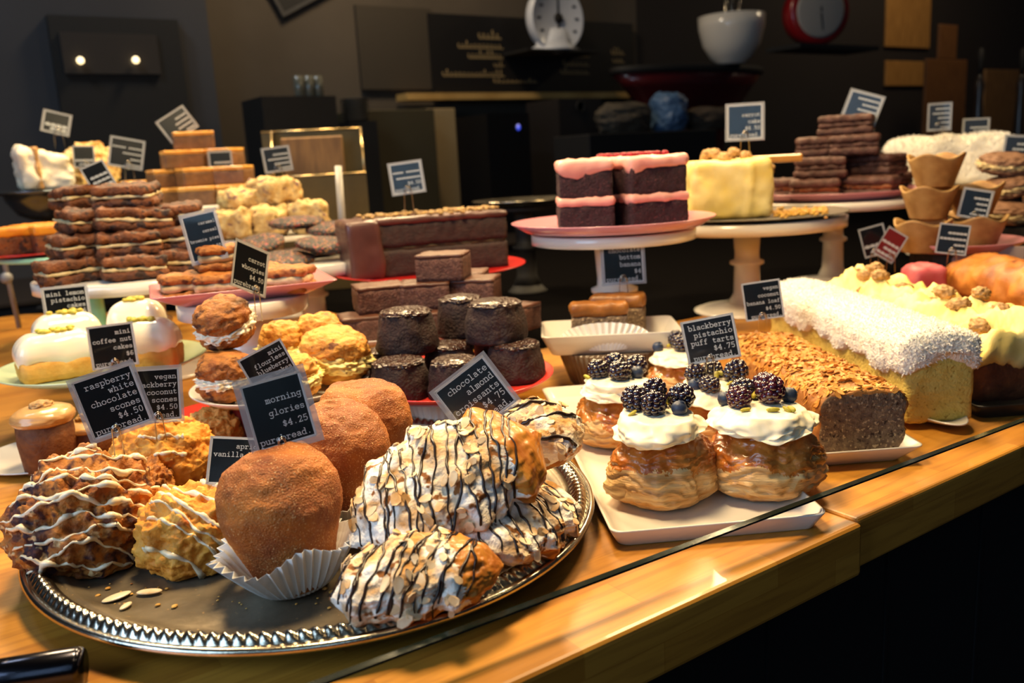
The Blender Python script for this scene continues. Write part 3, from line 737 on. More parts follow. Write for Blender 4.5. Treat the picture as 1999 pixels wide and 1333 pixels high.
# front glass, held a little above the wood
g0 = Vector((-.35, .384, 0)); g1 = Vector((2.6, .270, 0)); dv = (g1-g0); gl = dv.length; ga = math.atan2(dv.y, dv.x)
t = thing('display_glass', 'clear front glass of the display case, lower edge above the wood', 'glass pane', (g0.x, g0.y, .021), ga)
boxg(0, gl, -.0023, .0023, .0014, .60).build('clear_sheet', m_glass, t, smooth=False)
boxg(0, gl, -.0024, .0024, 0, .0014).build('ground_edge', m_edge, t, smooth=False)
# clamp that carries the glass, lower left
p = at(55, 1315, .012)
t = thing('glass_clamp', 'dark polished metal clamp at the lower left corner of the glass', 'clamp', (p.x, p.y, 0), rad(-22))
g = G(); v, f = lathe([(.0001, -.045), (.0085, -.045), (.0105, -.043), (.0105, .024), (.0092, .027), (.0001, .027)], 32)
g.add([(z, x, y+.0115) for x, y, z in v], [tuple(reversed(q)) for q in f]); g.build('barrel', m_chrome, t)
G().add(*lathe([(.012, 0), (.012, .002), (.004, .003), (.004, .03), (.006, .031), (.006, .035), (.0001, .036)], 24), 0, Matrix.Translation((-.022, .012, 0))).build('chrome_post', m_silver, t)
m_rod = M('grey_rod', '#77787c', rough=.4)
# thin chrome rod at the left rear
p = at(38, 640, 0)
t = thing('chrome_rod', 'thin chrome rod with a knuckle at the far left of the case', 'rod', p)
G().add(*tube([(0, 0, 0), (-.02, 0, .42)], .0045, 12)).build('rod', m_rod, t)
G().add(*blob(.011, .011, .011, 3, 0, 1, 0, flat=.99), 0, Matrix.Translation((-.007, 0, .085))).build('knuckle', m_rod, t)

# room behind
YW = 3.7
def wallrect(name, l, t_, r, b, Y, mt, th=.02, x=None):
    A = atY(l, t_, Y); B = atY(r, b, Y); zt = max(A.z, atY(r, t_, Y).z); zb = min(B.z, atY(l, b, Y).z)
    return boxg(A.x, B.x, Y-th, Y, (zb+atY(r, b, Y).z)/2, (zt+A.z)/2).build(name, mt, smooth=False)
m_wallg = M('grey_wall', '#3b3a3c', '#343335', s=2, rough=.85)
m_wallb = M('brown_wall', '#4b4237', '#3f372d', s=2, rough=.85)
xl = atY(388, 200, YW).x
structure(boxg(-2.5, xl, YW-.25, YW+.05, -.95, 2.6).build('wall_back', m_wallg, smooth=False))
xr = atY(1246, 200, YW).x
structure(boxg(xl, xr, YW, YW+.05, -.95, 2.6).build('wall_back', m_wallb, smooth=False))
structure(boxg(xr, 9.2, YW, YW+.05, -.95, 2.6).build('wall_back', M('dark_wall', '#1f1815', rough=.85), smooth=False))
structure(boxg(9.15, 9.2, -1, YW+.05, -.95, 2.6).build('wall_right', m_wallb, smooth=False))
structure(boxg(-2.6, -2.55, 1.2, YW+.05, -.95, 2.6).build('wall_left', m_wallg, smooth=False))
# door with a glazed panel
A = atY(88, 32, YW-.25); B = atY(340, 32, YW-.25)
d_ = thing('door_1', None, None, (A.x, YW-.25, -.95)); structure(d_)
W_ = B.x-A.x; Ht = A.z+.95
boxg(0, W_, -.04, -.001, 0, Ht).build('door_leaf', m_dark, d_, smooth=False)
C_ = atY(115, 62, YW-.3); D_ = atY(315, 145, YW-.3)
boxg(C_.x-A.x, D_.x-A.x, -.052, -.041, D_.z+.95, C_.z+.95).build('door_panel', M('door_panel_grey', '#38332f', rough=.3), d_, smooth=False)
m_reflect_dot = bpy.data.materials.new('reflected_glow'); m_reflect_dot.use_nodes = True
_b = m_reflect_dot.node_tree.nodes['Principled BSDF']; _b.inputs['Emission Color'].default_value = (1, .72, .36, 1); _b.inputs['Emission Strength'].default_value = 3.0
for i, (x, y) in enumerate(((157, 118), (265, 117))):  # glowing dots put in for case lights mirrored in the door
    p = atY(x, y, YW-.32); o = G().add(*blob(.012, .012, .012, 3, 0, 1, 0, flat=.99)).build('reflected_light', m_reflect_dot, None, (p.x, YW-.32, p.z-.012)); tag(o, ['left', 'right'][i]+' one of two glowing dots for case lights mirrored in the dark door', 'glint')
# menu board with a pale ledge
mb = thing('menu_board', 'long black menu board with faded cream writing above a pale ledge', 'menu board', (atY(840, 190, YW).x, YW-.021, atY(1000, 184, YW).z))
A = atY(845, 20, YW); B = atY(1240, 176, YW)
wz = mb.location
boxg(0, B.x-A.x, -.02, 0, .0, A.z-wz.z-.02).build('board', M('menu_black', '#100e0d', rough=.5), mb, smooth=False)
m_wr = M('menu_writing', '#907c56', rough=.7)
def scrawl(g, x, z, w_, h, seed, n):
    r = random.Random(seed); u = w_/n
    for k in range(n):
        a = x+k*u; hh = h*r.choice((.55, .6, 1, .62)); g.add([(a, -.0205, z), (a+u*.3, -.0205, z), (a+u*.3, -.0205, z+hh), (a, -.0205, z+hh)], [(0, 1, 2, 3)])
        g.add([(a, -.0205, z), (a+u*1.02, -.0205, z), (a+u*1.02, -.0205, z+h*.16), (a, -.0205, z+h*.16)], [(0, 1, 2, 3)])
def scr(l, t_, r, b, seed, n):
    p = atY(l, b, YW); q = atY(r, t_, YW); g = G(); scrawl(g, p.x-wz.x, p.z-wz.z, q.x-p.x, q.z-p.z, seed, n); g.build('writing_line', m_wr, mb, smooth=False)
for k, a in enumerate(((925, 62, 968, 78, 5), (885, 84, 972, 96, 11), (905, 101, 972, 116, 9), (955, 122, 974, 132, 3), (855, 138, 975, 151, 15), (955, 155, 1040, 163, 10), (1075, 100, 1140, 113, 8), (1090, 119, 1140, 130, 6), (1085, 135, 1140, 146, 7), (1183, 95, 1208, 108, 4), (1186, 112, 1208, 124, 3))): scr(*a[:4], k, a[4])
m_ledge = M('ledge_wood', '#b59358', '#9c7b44', s=5, rough=.5)
C_ = atY(770, 200, YW)
boxg(C_.x-wz.x, B.x-A.x+.02, -.10, .0, -.032, -.002).build('ledge', m_ledge, mb, smooth=False)
o = wallrect('reflection_panel', 690, 15, 848, 175, YW-.001, M('panel_brown', '#332c22', rough=.7)); tag(o, 'plain dark brown panel for a reflection left of the menu board', 'panel')  # panel stands in for a reflection beside the board
# back counter, reflection stand-in and machines under the ledge
def bg(name, label, cat, l, t_, r, b, Y, depth_, mt, bev=.004, extend=True):
    A = atY(l, t_, Y); B = atY(r, b, Y); z0 = -.05 if extend else B.z
    o = boxg(0, B.x-A.x, 0, depth_, 0, A.z-z0).build(name, mt, None, (A.x, Y, z0), smooth=False); bevelled(o, bev); return tag(o, label, cat)
cab = boxg(-.2, 9.1, 2.75, YW-.26, -.94, -.06).build('back_counter', M('counter_dark', '#1b1613', rough=.5), smooth=False); tag(cab, 'dark back counter along the rear wall behind the case', 'counter')
boxt = boxg(-.22, 9.1, 2.72, YW-.26, -.059, -.05).build('back_worktop', M('worktop_dark', '#231c17', rough=.4), smooth=False); tag(boxt, 'dark worktop of the rear counter carrying the machines', 'worktop')
bg('reflection_block', 'olive brown block for a reflected patch behind the metal crate', 'cabinet', 690, 215, 862, 420, 3.35, .25, M('olive_brown', '#3f3721', rough=.7))  # solid block in place of a lighter reflected patch
bg('cream_box', 'small cream box under the left end of the pale ledge', 'box', 832, 212, 890, 240, 3.5, .1, M('cream_tile', '#8f7b58', rough=.6))
t = thing('coffee_machine', 'black coffee machine with a tiny blue light', 'coffee machine', (0, 0, 0))
A = atY(950, 222, 3.1); B = atY(1040, 380, 3.1); t.location = (A.x, 3.1, -.05)
boxg(0, B.x-A.x, 0, .25, 0, A.z+.05).build('housing', M('machine_black', '#14110f', rough=.35), t, smooth=False)
p = atY(1011, 245, 3.1); mbl = bpy.data.materials.new('blue_led'); mbl.use_nodes = True; _b = mbl.node_tree.nodes['Principled BSDF']; _b.inputs['Emission Color'].default_value = (.02, .06, 1, 1); _b.inputs['Emission Strength'].default_value = .9
G().add(*blob(.010, .004, .013, 2, 0, 1, 0, flat=.99)).build('blue_light', mbl, t, (p.x-A.x, -.003, p.z+.03))
t = thing('espresso_grinder', 'black machine with a round dial under the menu board', 'grinder', (0, 0, 0))
A = atY(1090, 192, 3.2); B = atY(1180, 400, 3.2); t.location = (A.x, 3.2, -.05)
boxg(0, B.x-A.x, 0, .25, 0, A.z+.05).build('housing', M('machine_grey', '#211d1b', rough=.4), t, smooth=False)
p = atY(1132, 208, 3.2); v, f = lathe([(.024, 0), (.027, .006), (.021, .008), (.020, 0)], 24); G().add([(x, -z, y) for x, y, z in v], f).build('dial', m_dark, t, (p.x-A.x, 0, p.z+.05))
# sacks and blue bag
def sack(label, l, t_, r, b, Y, mt, seed, cat='sack', name='sack'):
    A = atY(l, t_, Y); B = atY(r, b, Y); w_ = B.x-A.x
    def fn(q, p): return (q.x*(1+.1*math.sin(q.z*40+seed)), q.y, q.z)
    v, f = blob(w_/2, .09, (A.z-B.z)/1.8, 5, .16, 2.2, seed, flat=.8, fn=fn, power=.6)
    o = G().add(v, f).build(name, mt, None, ((A.x+B.x)/2, Y, SHZ)); return tag(o, label, cat)
bg('rear_shelf', 'low dark shelf block carrying the flour sacks', 'shelf', 1150, 262, 1400, 400, 2.80, .24, m_dark)
SHZ = atY(1150, 262, 2.80).z+.001
sack('grey flour sack slumped left of the blue bag', 1165, 205, 1268, 262, 2.91, M('grey_sack', '#4e4537', '#383128', s=15, rough=.8), 3)
sack('grey brown flour sack slumped right of the blue bag', 1342, 220, 1425, 262, 2.91, M('brown_sack', '#4a3d30', '#382e24', s=15, rough=.8), 5)
sack('blue plastic bag standing between the sacks', 1277, 186, 1332, 262, 2.91, M('blue_bag', '#4f6c8e', '#3e5878', s=15, rough=.45), 8, 'bag', 'blue_bag')
# mirrored dial scale built as a solid, on a shelf added under it
p = atY(1104, 96, 3.45); sw = atY(1152, 96, 3.45).x-atY(1050, 96, 3.45).x
o = boxg(-sw*.7, sw*.7, 0, .205, -.010, 0).build('added_shelf', m_dark, None, (p.x, 3.45, p.z), smooth=False); tag(o, 'slim dark shelf added to carry the reflected dial scale', 'shelf')
t = thing('scale_reflection', 'reflection of a white dial scale, built solid in front of the menu board', 'scale', (p.x, 3.52, p.z))
m_sc = M('scale_white', '#b9bcc4', rough=.35, coat=.3)
v, f = lathe([(sw*.5, 0), (sw*.5, .01), (sw*.42, .02), (sw*.36, .055), (sw*.3, .1)], 4); G().add([(x*.95, y*.5, z) for x, y, z in v], f).build('base', m_sc, t, (0, 0, 0), (0, 0, rad(45)*0))
R_ = sw*.50; zc = zfor(Vector((p.x, 3.50, p.z)), 36)
v, f = lathe([(R_*.98, 0), (R_, .012), (R_, .05), (R_*.96, .056), (R_*.93, .052), (.0001, .052)], 48); G().add([(x, -z, y) for x, y, z in v], f).build('dial_case', m_sc, t, (0, .03, zc))
for k in range(12):
    g = G(); a = 2*math.pi*k/12; x, z = math.cos(a)*R_*.72, math.sin(a)*R_*.72; e = R_*.07
    g.add([(x-e, -.0535, z-e*.5), (x+e, -.0535, z-e*.5), (x+e, -.0535, z+e*.5), (x-e, -.0535, z+e*.5)], [(0, 1, 2, 3)])
    g.build('dial_mark', m_dark, t, (0, .03, zc), smooth=False)
G().add([(-.008, -.055, -R_*.35), (.008, -.055, -R_*.35), (.004, -.055, R_*.75), (-.004, -.055, R_*.75)], [(0, 1, 2, 3)]).build('pointer', m_dark, t, (0, .03, zc), smooth=False)
v, f = lathe([(R_*.16, 0), (R_*.14, .008), (.0001, .008)], 20); G().add([(x, -.054-z, y) for x, y, z in v], f).build('hub', m_dark, t, (0, .03, zc))
# big dark red machine with the white bowl on it
Y_ = 3.12
A = atY(1258, 128, Y_); B = atY(1535, 120, Y_); Pm = (A+B)/2; rw = (B.x-A.x)/2; zt = Pm.z
m_dred = M('dark_red_enamel', '#4a0e10', rough=.3, coat=.3)
t = thing('red_mixer', 'large dark red machine with a broad flat top carrying the white bowl', 'machine', (Pm.x, Y_+.20, -.05))
hh = zt+.05
G().add(*lathe([(rw*.45, 0), (rw*.42, hh*.3), (rw*.5, hh*.6), (rw*.86, hh*.86), (rw, hh*.95)], 40), 0, Matrix.Diagonal((1, .36, 1, 1))).build('body', m_dred, t)
G().add(*lathe([(rw*1.0, hh*.95), (rw*1.03, hh*.96), (rw*1.03, hh-.004), (rw, hh), (.0001, hh)], 48), 0, Matrix.Diagonal((1, .36, 1, 1))).build('top', m_dark, t)
p = pv(1428, dep(Vector((Pm.x, Y_+.1, zt))), zt); rb = 64*dep(p)/FPX; hb = zfor(p, 16)*.86
o = G().add(*lathe([(rb*.42, 0), (rb*.45, hb*.04), (rb*.62, hb*.12), (rb*.86, hb*.4), (rb*.98, hb*.75), (rb, hb), (rb*.97, hb), (rb*.94, hb*.75), (rb*.8, hb*.4), (rb*.5, hb*.14), (.0001, hb*.1)], 56)).build('white_bowl', m_white, None, p); tag(o, 'deep white bowl on top of the dark red machine', 'bowl')
for i, (dx, hh2) in enumerate(((-.25, 1.45), (.0, 1.6), (.35, 1.5))):
    o = G().add(*tube([(0, 0, 0), (0, 0, hb*hh2*.9)], .009, 8)).build('utensil', m_silver, None, (p.x+dx*rb, p.y, p.z+hb*.35)); tag(o, ['left', 'middle', 'right'][i]+' one of the metal handles standing in the white bowl', 'utensil')
# round red scale with pale dial
Y_ = 2.8
p = atY(1610, 22, Y_); rr_ = 50*dep(p)/FPX
A = atY(1545, 90, Y_); B = atY(1700, 80, Y_)
o = boxg(0, B.x-A.x, 0, .2, -.02, 0).build('dark_shelf', m_dark, None, (A.x, Y_-.05, p.z-rr_*1.28), smooth=False); tag(o, 'short dark shelf below the round red dial', 'shelf')
t = thing('red_dial_scale', 'round red scale with a pale dial on the short shelf', 'scale', (p.x, Y_+.06, p.z-rr_*1.28))
M3 = Matrix.Translation((0, 0, rr_*1.28)) @ Matrix.Rotation(rad(-25), 4, 'Z')
v, f = lathe([(rr_*.9, -.06), (rr_*1.2, -.04), (rr_*1.25, .05), (rr_*1.1, .06)], 48); G().add([(x, -z, y) for x, y, z in v], f, 0, M3).build('case', M('bright_red', '#8d0f14', rough=.3, coat=.3), t)
v, f = lathe([(rr_*.98, .055), (rr_*1.0, .064), (rr_*.9, .068), (.0001, .068)], 48); G().add([(x, -z, y) for x, y, z in v], f, 0, M3).build('dial', M('dial_pale', '#a39c92', rough=.4), t)
G().add([(-.004, -.07, -.01), (.004, -.07, -.01), (.012, -.07, -rr_*.7), (.006, -.07, -rr_*.7)], [(0, 1, 2, 3)], 0, M3).add([(-.006, -.07, 0), (.006, -.07, 0), (.0, -.07, .03)], [(0, 1, 2)], 0, M3).build('pointer', m_dark, t, smooth=False)
# boards and bottles at the right rear
def board(label, l, t_, r, b, Y, mt, handle=None, extend=False):
    A = atY(l, t_, Y); B = atY(r, b, Y); w_ = B.x-A.x; h_ = A.z-B.z
    t = thing('cutting_board', label, 'cutting board', (A.x+w_/2, Y, B.z), 0)
    if handle:
        hf = handle
        bevelled(boxg(-w_/2, w_/2, 0, .02, 0, h_*(1-hf)).build('blade', mt, t, smooth=False), .006)
        bevelled(boxg(-w_*.22, w_*.22, .001, .019, h_*(1-hf), h_).build('handle', mt, t, smooth=False), .006)
    else: bevelled(boxg(-w_/2, w_/2, 0, .02, 0, h_).build('blade', mt, t, smooth=False), .006)
    return t
m_cb2 = M('cutting_board_pale', '#a97b3f', '#8e6430', s=8, rough=.55, stretch=(10, 10, 1))
board('pale wooden board hanging high, upper of two beside the red dial', 1733, -30, 1815, 95, 3.68, m_cb2)
board('short pale wooden board hanging under the high one', 1731, 118, 1812, 168, 3.68, m_cb2)
board('tall paddle board with a narrow handle standing behind the coconut cake', 1812, 45, 1880, 300, 3.3, m_cutboard, .26)
board('broad reddish brown board at the right rear behind bottles', 1925, 135, 2030, 330, 3.4, m_board)
def bottle(label, x, t_, b, Y, r):
    p = atY(x, b, Y); p.z = DBZ; h_ = zfor(p, t_); t = thing('pepper_mill', label, 'bottle', p)
    G().add(*lathe([(r, 0), (r*1.02, h_*.05), (r*.9, h_*.3), (r*.7, h_*.5), (r*.9, h_*.62), (r*.5, h_*.70), (r*.35, h_*.72)], 24)).build('body', M('mill_dark', '#2a2624', rough=.25, coat=.4), t)
    G().add(*lathe([(r*.38, h_*.72), (r*.42, h_*.8), (r*.6, h_*.86), (r*.5, h_*.97), (.0001, h_)], 24)).build('cap', m_dark, t)
bg('dark_block', 'dark cabinet block at the right rear below the boards', 'cabinet', 1690, 300, 2080, 420, 3.0, .3, m_dark)
DBZ = atY(1690, 300, 3.0).z
bottle('dark glossy bottle left of the reddish board', 1905, 92, 300, 3.1, .035)
bottle('dark bottle near the right rear edge', 1985, 92, 300, 3.1, .035)

# dark box with glasses and a pile of plates at the left rear
p = atY(510, 188, 3.05); q = atY(655, 188, 3.05)
o = boxg(0, q.x-p.x, 0, .22, 0, p.z+.05).build('dark_cabinet', M('brown_black', '#1d1814', rough=.6), None, (p.x, 3.05, -.05), smooth=False); tag(o, 'brown black box cabinet behind the metal crate', 'cabinet')
m_jar = M('jar_glass', '#6e6a5a', rough=.12, coat=.6)
for i, x in enumerate((608, 628, 646)):
    a = atY(x, 244, 3.0); r_ = .017
    t = G().add(*lathe([(r_*.8, 0), (r_, .004), (r_*1.05, .07), (r_*.9, .072), (r_*.8, .006), (.0001, .005)], 24)).build('drinking_glass', m_jar, None, (a.x, 3.08, p.z)); tag(t, ('left', 'middle', 'right')[i]+' one of the dull glasses on the box cabinet at the rear', 'glass')
a = atY(685, 240, 3.3)
o = boxg(-.06, .055, -.07, .07, 0, a.z+.05).build('plate_shelf', m_dark, None, (a.x, 3.25, -.05), smooth=False); tag(o, 'narrow dark column carrying the pile of plates', 'shelf')
m_pl = M('plate_dull', '#5c564c', rough=.4)
for k in range(9):
    o = G().add(*lathe([(.03, 0), (.058, .008), (.0585, .0095), (.0001, .003)], 32)).build('stacked_plate', m_pl, None, (a.x, 3.25, a.z+.0012+.0096*k)); tag(o, 'dull plate in the pile at the rear wall left of the menu board', 'plate', 'pile of plates at the rear')
# corner of a framed picture at the top
a = atY(550, 35, YW-.0); t = thing('picture_frame', 'dark picture frame whose lower corner shows at the top edge', 'picture', (a.x, YW-.001, a.z), 0, None, rot=(0, rad(-27), 0))
boxg(0, .42, -.02, 0, 0, .015).build('frame_rail', M('frame_grey', '#3c3a38', rough=.5), t, smooth=False)
boxg(0, .015, -.02, 0, .015, .3).build('frame_stile', bpy.data.materials['frame_grey'], t, smooth=False)
boxg(.015, .42, -.01, -.001, .015, .3).build('picture', m_dark, t, smooth=False)
# ------------------------------------------------------------------ silver platter and what it carries
PA, PB, PC = .200, .213, Vector((.221, .597, 0))
def oval(prof, seg, ripple=None):
    v = []; f = []
    for i, (ins, z) in enumerate(prof):
        for j in range(seg):
            a = 2*math.pi*j/seg; x, y = (PA-ins)*math.cos(a), (PB-ins)*math.sin(a); zz = z
            if ripple: zz = z+ripple(a, i/(len(prof)-1))
            v.append((x, y, zz))
    for i in range(len(prof)-1):
        for j in range(seg): k = (j+1) % seg; f.append((i*seg+j, i*seg+k, (i+1)*seg+k, (i+1)*seg+j))
    return v, f
pt = thing('silver_platter', 'large oval silver platter with a roped rim holding scones, muffins and croissants', 'platter', (PC.x, PC.y, 0))
v, f = oval([(.028, 0), (.02, .006), (.002, .014), (0, .0165), (.001, .0185), (.004, .0195), (.0046, .018)], 256); G().add(v, f).build('outer_edge', m_silver, pt)
NR = 176
pr = [(.0046+.0125*k/12, .018+.0035*math.sin(math.pi*k/12)) for k in range(13)]
v, f = oval(pr, NR*8, lambda a, q: .0021*math.sin(math.pi*q)*abs(math.sin((a*NR+q*5.0)/2))); G().add(v, f).build('roped_rim', m_silver, pt)
v, f = oval([(.0171, .018), (.0175, .0165), (.0215, .0150), (.0225, .0155), (.026, .013), (.034, .0085), (.040, .0075), (.1, .007), (PA-.001, .007)], 256); G().add(v, f).build('well', m_traybed, pt)
ZP = .0075
def scone_at(label, l, t_, r, b, seed, mt, z=ZP, ice=None, tilt=(0, 0, 0), amp=.17, dy=.8, ang=0, hk=1, rr=.0011, share=.75):
    P, R = seat(l, r, b, z, share); Hs = zfor(P, t_)*hk
    return scone(label, P, R, R*dy, Hs/1.62, face((l+r)/2)+rad(ang), seed, mt, ice or 0, tilt, amp=amp, r=rr)
scone_at('big berry scone striped with white icing at the left front of the platter', 58, 898, 318, 1135, 3, m_sconeberry, ice=(13, .050, -.046, .052, .16), amp=.2, rr=.0016, dy=.85)
scone_at('berry scone peeping out behind the big iced scone', 225, 905, 345, 1005, 8, m_sconeberry, amp=.2)
scone_at('golden apricot scone with icing drips beside the paper lined muffin', 290, 955, 505, 1132, 5, m_sconegold, ice=(6, .035, -.035, .03, .9), amp=.17, rr=.0016)
s3 = scone_at('pale yellow scone topped with a blotch of white icing', 232, 822, 432, 975, 11, m_sconegold, ice=(3, .02, -.02, .01, .1), amp=.13, rr=.0022)
scone_at('berry flecked scone at the back of the platter behind the small card', 365, 802, 482, 900, 14, m_scone, amp=.2)

P1, R1 = seat(462, 702, 1160, ZP, .34); H1 = zfor(P1, 872)
muffin('front sugared muffin in white pleated paper', P1+Vector((0, 0, .001)), R1*.98, H1*.96, (rad(-4), rad(-5), face(578)), 2)
P2 = pv(674, .628, ZP); muffin('middle sugared muffin between the front one and the rear one', P2, .0375, zfor(P2, 790)*1.0, (0, 0, face(676)+2), 5, liner=True)
P3 = pv(720, .697, ZP); muffin('rear sugared muffin nearest the red plate', P3, .0395, zfor(P3, 744)*1.0, (0, 0, face(716)+4), 9, liner=True)

def croiss_at(label, cx, cy, d, L, W, Hh, ang, tx, ty, seed, **k):
    c = CP+ray(cx, cy)*d
    rot = (rad(tx), rad(ty), face(cx)+rad(ang))
    from mathutils import Euler
    off = Euler(rot).to_matrix() @ Vector((0, 0, Hh*.35))
    return croissant(label, c-off, L, W, Hh, rot, seed, **k)
croiss_at('almond croissant lying along the front rim with a golden tip', 812, 1120, .485, .098, .056, .036, 4, 20, -4, 3, golden=(1,), bend=-.05, drz=15, dr=.0008)
croiss_at('topmost almond croissant leaning on the pile, golden knob at its upper right', 872, 938, .545, .138, .088, .050, 20, 28, -20, 7, golden=(1,), bend=-.03, nflake=190, drz=17, dr=.0008)
croiss_at('almond croissant at the right rim of the platter', 1004, 1005, .565, .124, .080, .040, 66, 14, 6, 11, golden=(), bend=-.05, nflake=150, drz=12, dr=.0008)
croiss_at('almond croissant at the back right with thick chocolate stripes', 1046, 842, .645, .088, .060, .042, -62, 15, 4, 15, golden=(), bend=.05, drz=5, dr=.0016)
# crumbs
rr = random.Random(5); g = G()
for k in range(46):
    x = rr.uniform(150, 660); y = rr.uniform(1125, 1195) if x > 250 else rr.uniform(1140, 1180)
    p = at(x, y, ZP+.0003); s = rr.choice((.0007, .0009, .0013, .0018))
    g.add(*blob(s, s*.8, s*.5, 2, .3, 2, k), 0, Matrix.Translation(p))
o = g.build('crumbs', m_scone, None); tag(o, 'loose crumbs scattered on the bare front of the silver platter', 'crumbs', None, 'stuff')
for i, (x, y, s, q) in enumerate(((228, 1168, .009, 1), (292, 1158, .008, 0), (246, 1186, .005, 0))):
    p = at(x, y, ZP+.0008); v = [(Vector((p2.x*s, p2.y*s*.45, p2.z*.0012))) for p2 in ico(3)[0]]
    o = G().add([a+Vector((0, 0, .0012)) for a in v], ico(3)[1]).build('icing_chip', m_icing if i != 1 else m_flake, None, p, (0, 0, face(x)+rad((20, -20, 50)[i])))
    tag(o, ('long pale icing chip', 'almond flake', 'small pale icing chip')[i]+' fallen on the platter beside the iced scone', 'crumb')

# ------------------------------------------------------------------ white plate of puff tarts
TR = rad(-29.6)
tp = rect_dish('long white rectangular plate under the puff tarts', Vector((.512, .546, .0)), .150, .385, .013, TR, m_white, flare=.006, name='tart_plate')
def tart_at(label, l, t_, r, b, seed, berries, cd, share=.85):
    P, R = seat(l, r, b, .004, share); Hs = zfor(P, t_)
    return tart(label, P, R*.98, Hs*.88, face((l+r)/2), seed, berries, cd)
BB = .0113
tart_at('puff tart at the front left corner of the white plate', 1190, 812, 1397, 1000, 3, [('b', -.48, .12, 0, BB), ('b', -.12, .42, .05, BB), ('b', -.12, -.22, 0, BB*.95), ('b', .38, .16, .02, BB*1.05), ('u', .34, -.22, .0, .0062), ('p', -.5, -.25, 0, 0), ('p', .1, .12, .05, 0), ('p', .15, .25, .05, 0)], -1.9)
tart_at('puff tart at the front right with cream running down its side', 1378, 800, 1603, 985, 6, [('r', -.42, -.08, 0, BB*.95), ('r', .10, .12, .04, BB*1.15), ('r', .0, .55, .05, BB), ('b', -.35, .45, 0, BB), ('u', -.66, .12, 0, .0062), ('u', .42, .30, .02, .0066), ('p', -.15, .3, .06, 0), ('p', .35, -.35, -.05, 0), ('p', .15, -.45, -.05, 0), ('p', .45, -.3, -.05, 0), ('p', -.3, -.4, -.05, 0)], -1.4)
tart_at('puff tart nearest the silver platter with four blackberries', 1120, 742, 1290, 880, 9, [('b', -.38, .05, 0, BB), ('b', .0, .5, .04, BB), ('b', .5, .35, .02, BB*1.05), ('b', .12, -.25, 0, BB), ('u', .5, -.05, 0, .0064), ('p', .2, .25, .08, 0), ('p', -.1, -.05, .05, 0), ('p', .25, .5, .05, 0), ('p', -.65, .2, 0, 0)], -1.2)
tart_at('middle puff tart with the wire of a card in it', 1305, 752, 1490, 880, 13, [('b', -.42, .05, 0, BB), ('b', .42, .15, .02, BB*1.1), ('b', -.05, .6, .04, BB), ('u', -.42, -.42, -.05, .0066), ('u', .35, .62, 0, .0064), ('b', -.12, -.55, -.05, BB*.9), ('p', .0, .2, .1, 0), ('p', .12, .3, .1, 0), ('p', .3, -.2, .0, 0), ('p', -.2, .45, .05, 0)], -2.2)
tart_at('rearmost puff tart half hidden by its price card', 1265, 688, 1402, 778, 17, [('b', -.15, .45, .04, BB), ('b', .0, -.1, 0, BB), ('u', -.7, .1, 0, .0064), ('p', -.4, .2, .05, 0), ('b', .5, .2, 0, BB)], -2.5)

# ------------------------------------------------------------------ loaves at the right
LZ = rad(-31); LD = Vector((math.sin(-LZ), math.cos(-LZ), 0)); LS = Vector((math.cos(LZ), math.sin(LZ), 0))
def loaf_frame(xc, yb, z, W, L): return at(xc, yb, z)+LD*L/2
# almond banana loaf
W, L = .076, .250; P = loaf_frame(1684, 882, .009, W, L); Hl = zfor(at(1700, 880, .009), 764)
rect_dish('white rectangular dish under the almond crusted loaf', Vector((P.x, P.y, 0))+LD*.002-LS*.004, .098, .285, .016, LZ, m_white, flare=.014, name='loaf_dish')
t = thing('almond_loaf', 'almond crusted banana loaf cut at the front, beside the puff tarts', 'loaf', (P.x, P.y, .006), LZ)
def lf(q):
    k = 1-.10*(1-q.z/Hl); z = q.z*(1+.10*(1-(q.x/(W/2))**2)*(q.z/Hl)); return (q.x*k, q.y, z)
v, f = rbox(W, L, Hl, .012, .0035, .0030, 70, 4, lf)
for p in v:
    if p.y < -L/2+.011: p.y = -L/2 + (p.y+L/2)*.12
g = G(); g.add(v, f)
for i, q in enumerate(f):
    c = sum((v[k] for k in q), Vector((0, 0, 0)))/4; nr = (v[q[1]]-v[q[0]]).cross(v[q[2]]-v[q[0]]).normalized(); g.m[i] = 1 if nr.y < -.75 and c.y < -L/2+.008 and abs(c.x) < W*.47 and c.z < Hl*1.02 else 0
g.build('loaf_body', [m_crust, m_crumb], t)
pts = scatter(v, f, 1500, lambda c, nr: nr.z > .25, 2)
o = flakes(pts, .0042, 3, tilt=.45).build('almond_crust', m_flaketoast, t, smooth=False); o['kind'] = 'stuff'; o['label'] = 'toasted almond flakes covering the top'
# coconut loaf
W, L = .063, .345; P = loaf_frame(1834, 820, .008, W, L); Hl = zfor(at(1830, 818, .008), 660)
pp = at(1860, 835, .0)+LD*.155
g = G(); v, f = lathe(plate_prof(.037, .009, .7), 64); o = g.add([(x, y*4.7, z) for x, y, z in v], f).build('oval_plate', m_white, None, (pp.x-.006, pp.y, 0), (0, 0, LZ)); tag(o, 'narrow white oval plate under the coconut loaf', 'plate')
t = thing('coconut_loaf', 'tall yellow sponge loaf under a thick coconut icing', 'loaf', (P.x, P.y, .0055), LZ)
G().add(*rbox(W, L, Hl*.84, .004, .0045, .0016, 120, 6)).build('sponge', m_sponge, t)
def icf(q):
    e = abs(q.x)/(W/2); 
    z = q.z
    if q.z < Hl*.62+.012: z = q.z - .006*max(0, e-.3) + .004*math.sin(q.y*60) + .003*math.sin(q.y*140+q.x*90)
    z += .006*(1-e*e)*(q.z-Hl*.6)/(Hl*.4)
    return (q.x, q.y, z)
v, f = rbox(W+.012, L+.008, Hl*.42, .011, .004, .0024, 90, 8, icf, z0=Hl*.64)
G().add(v, f).build('coconut_icing', m_coco, t)
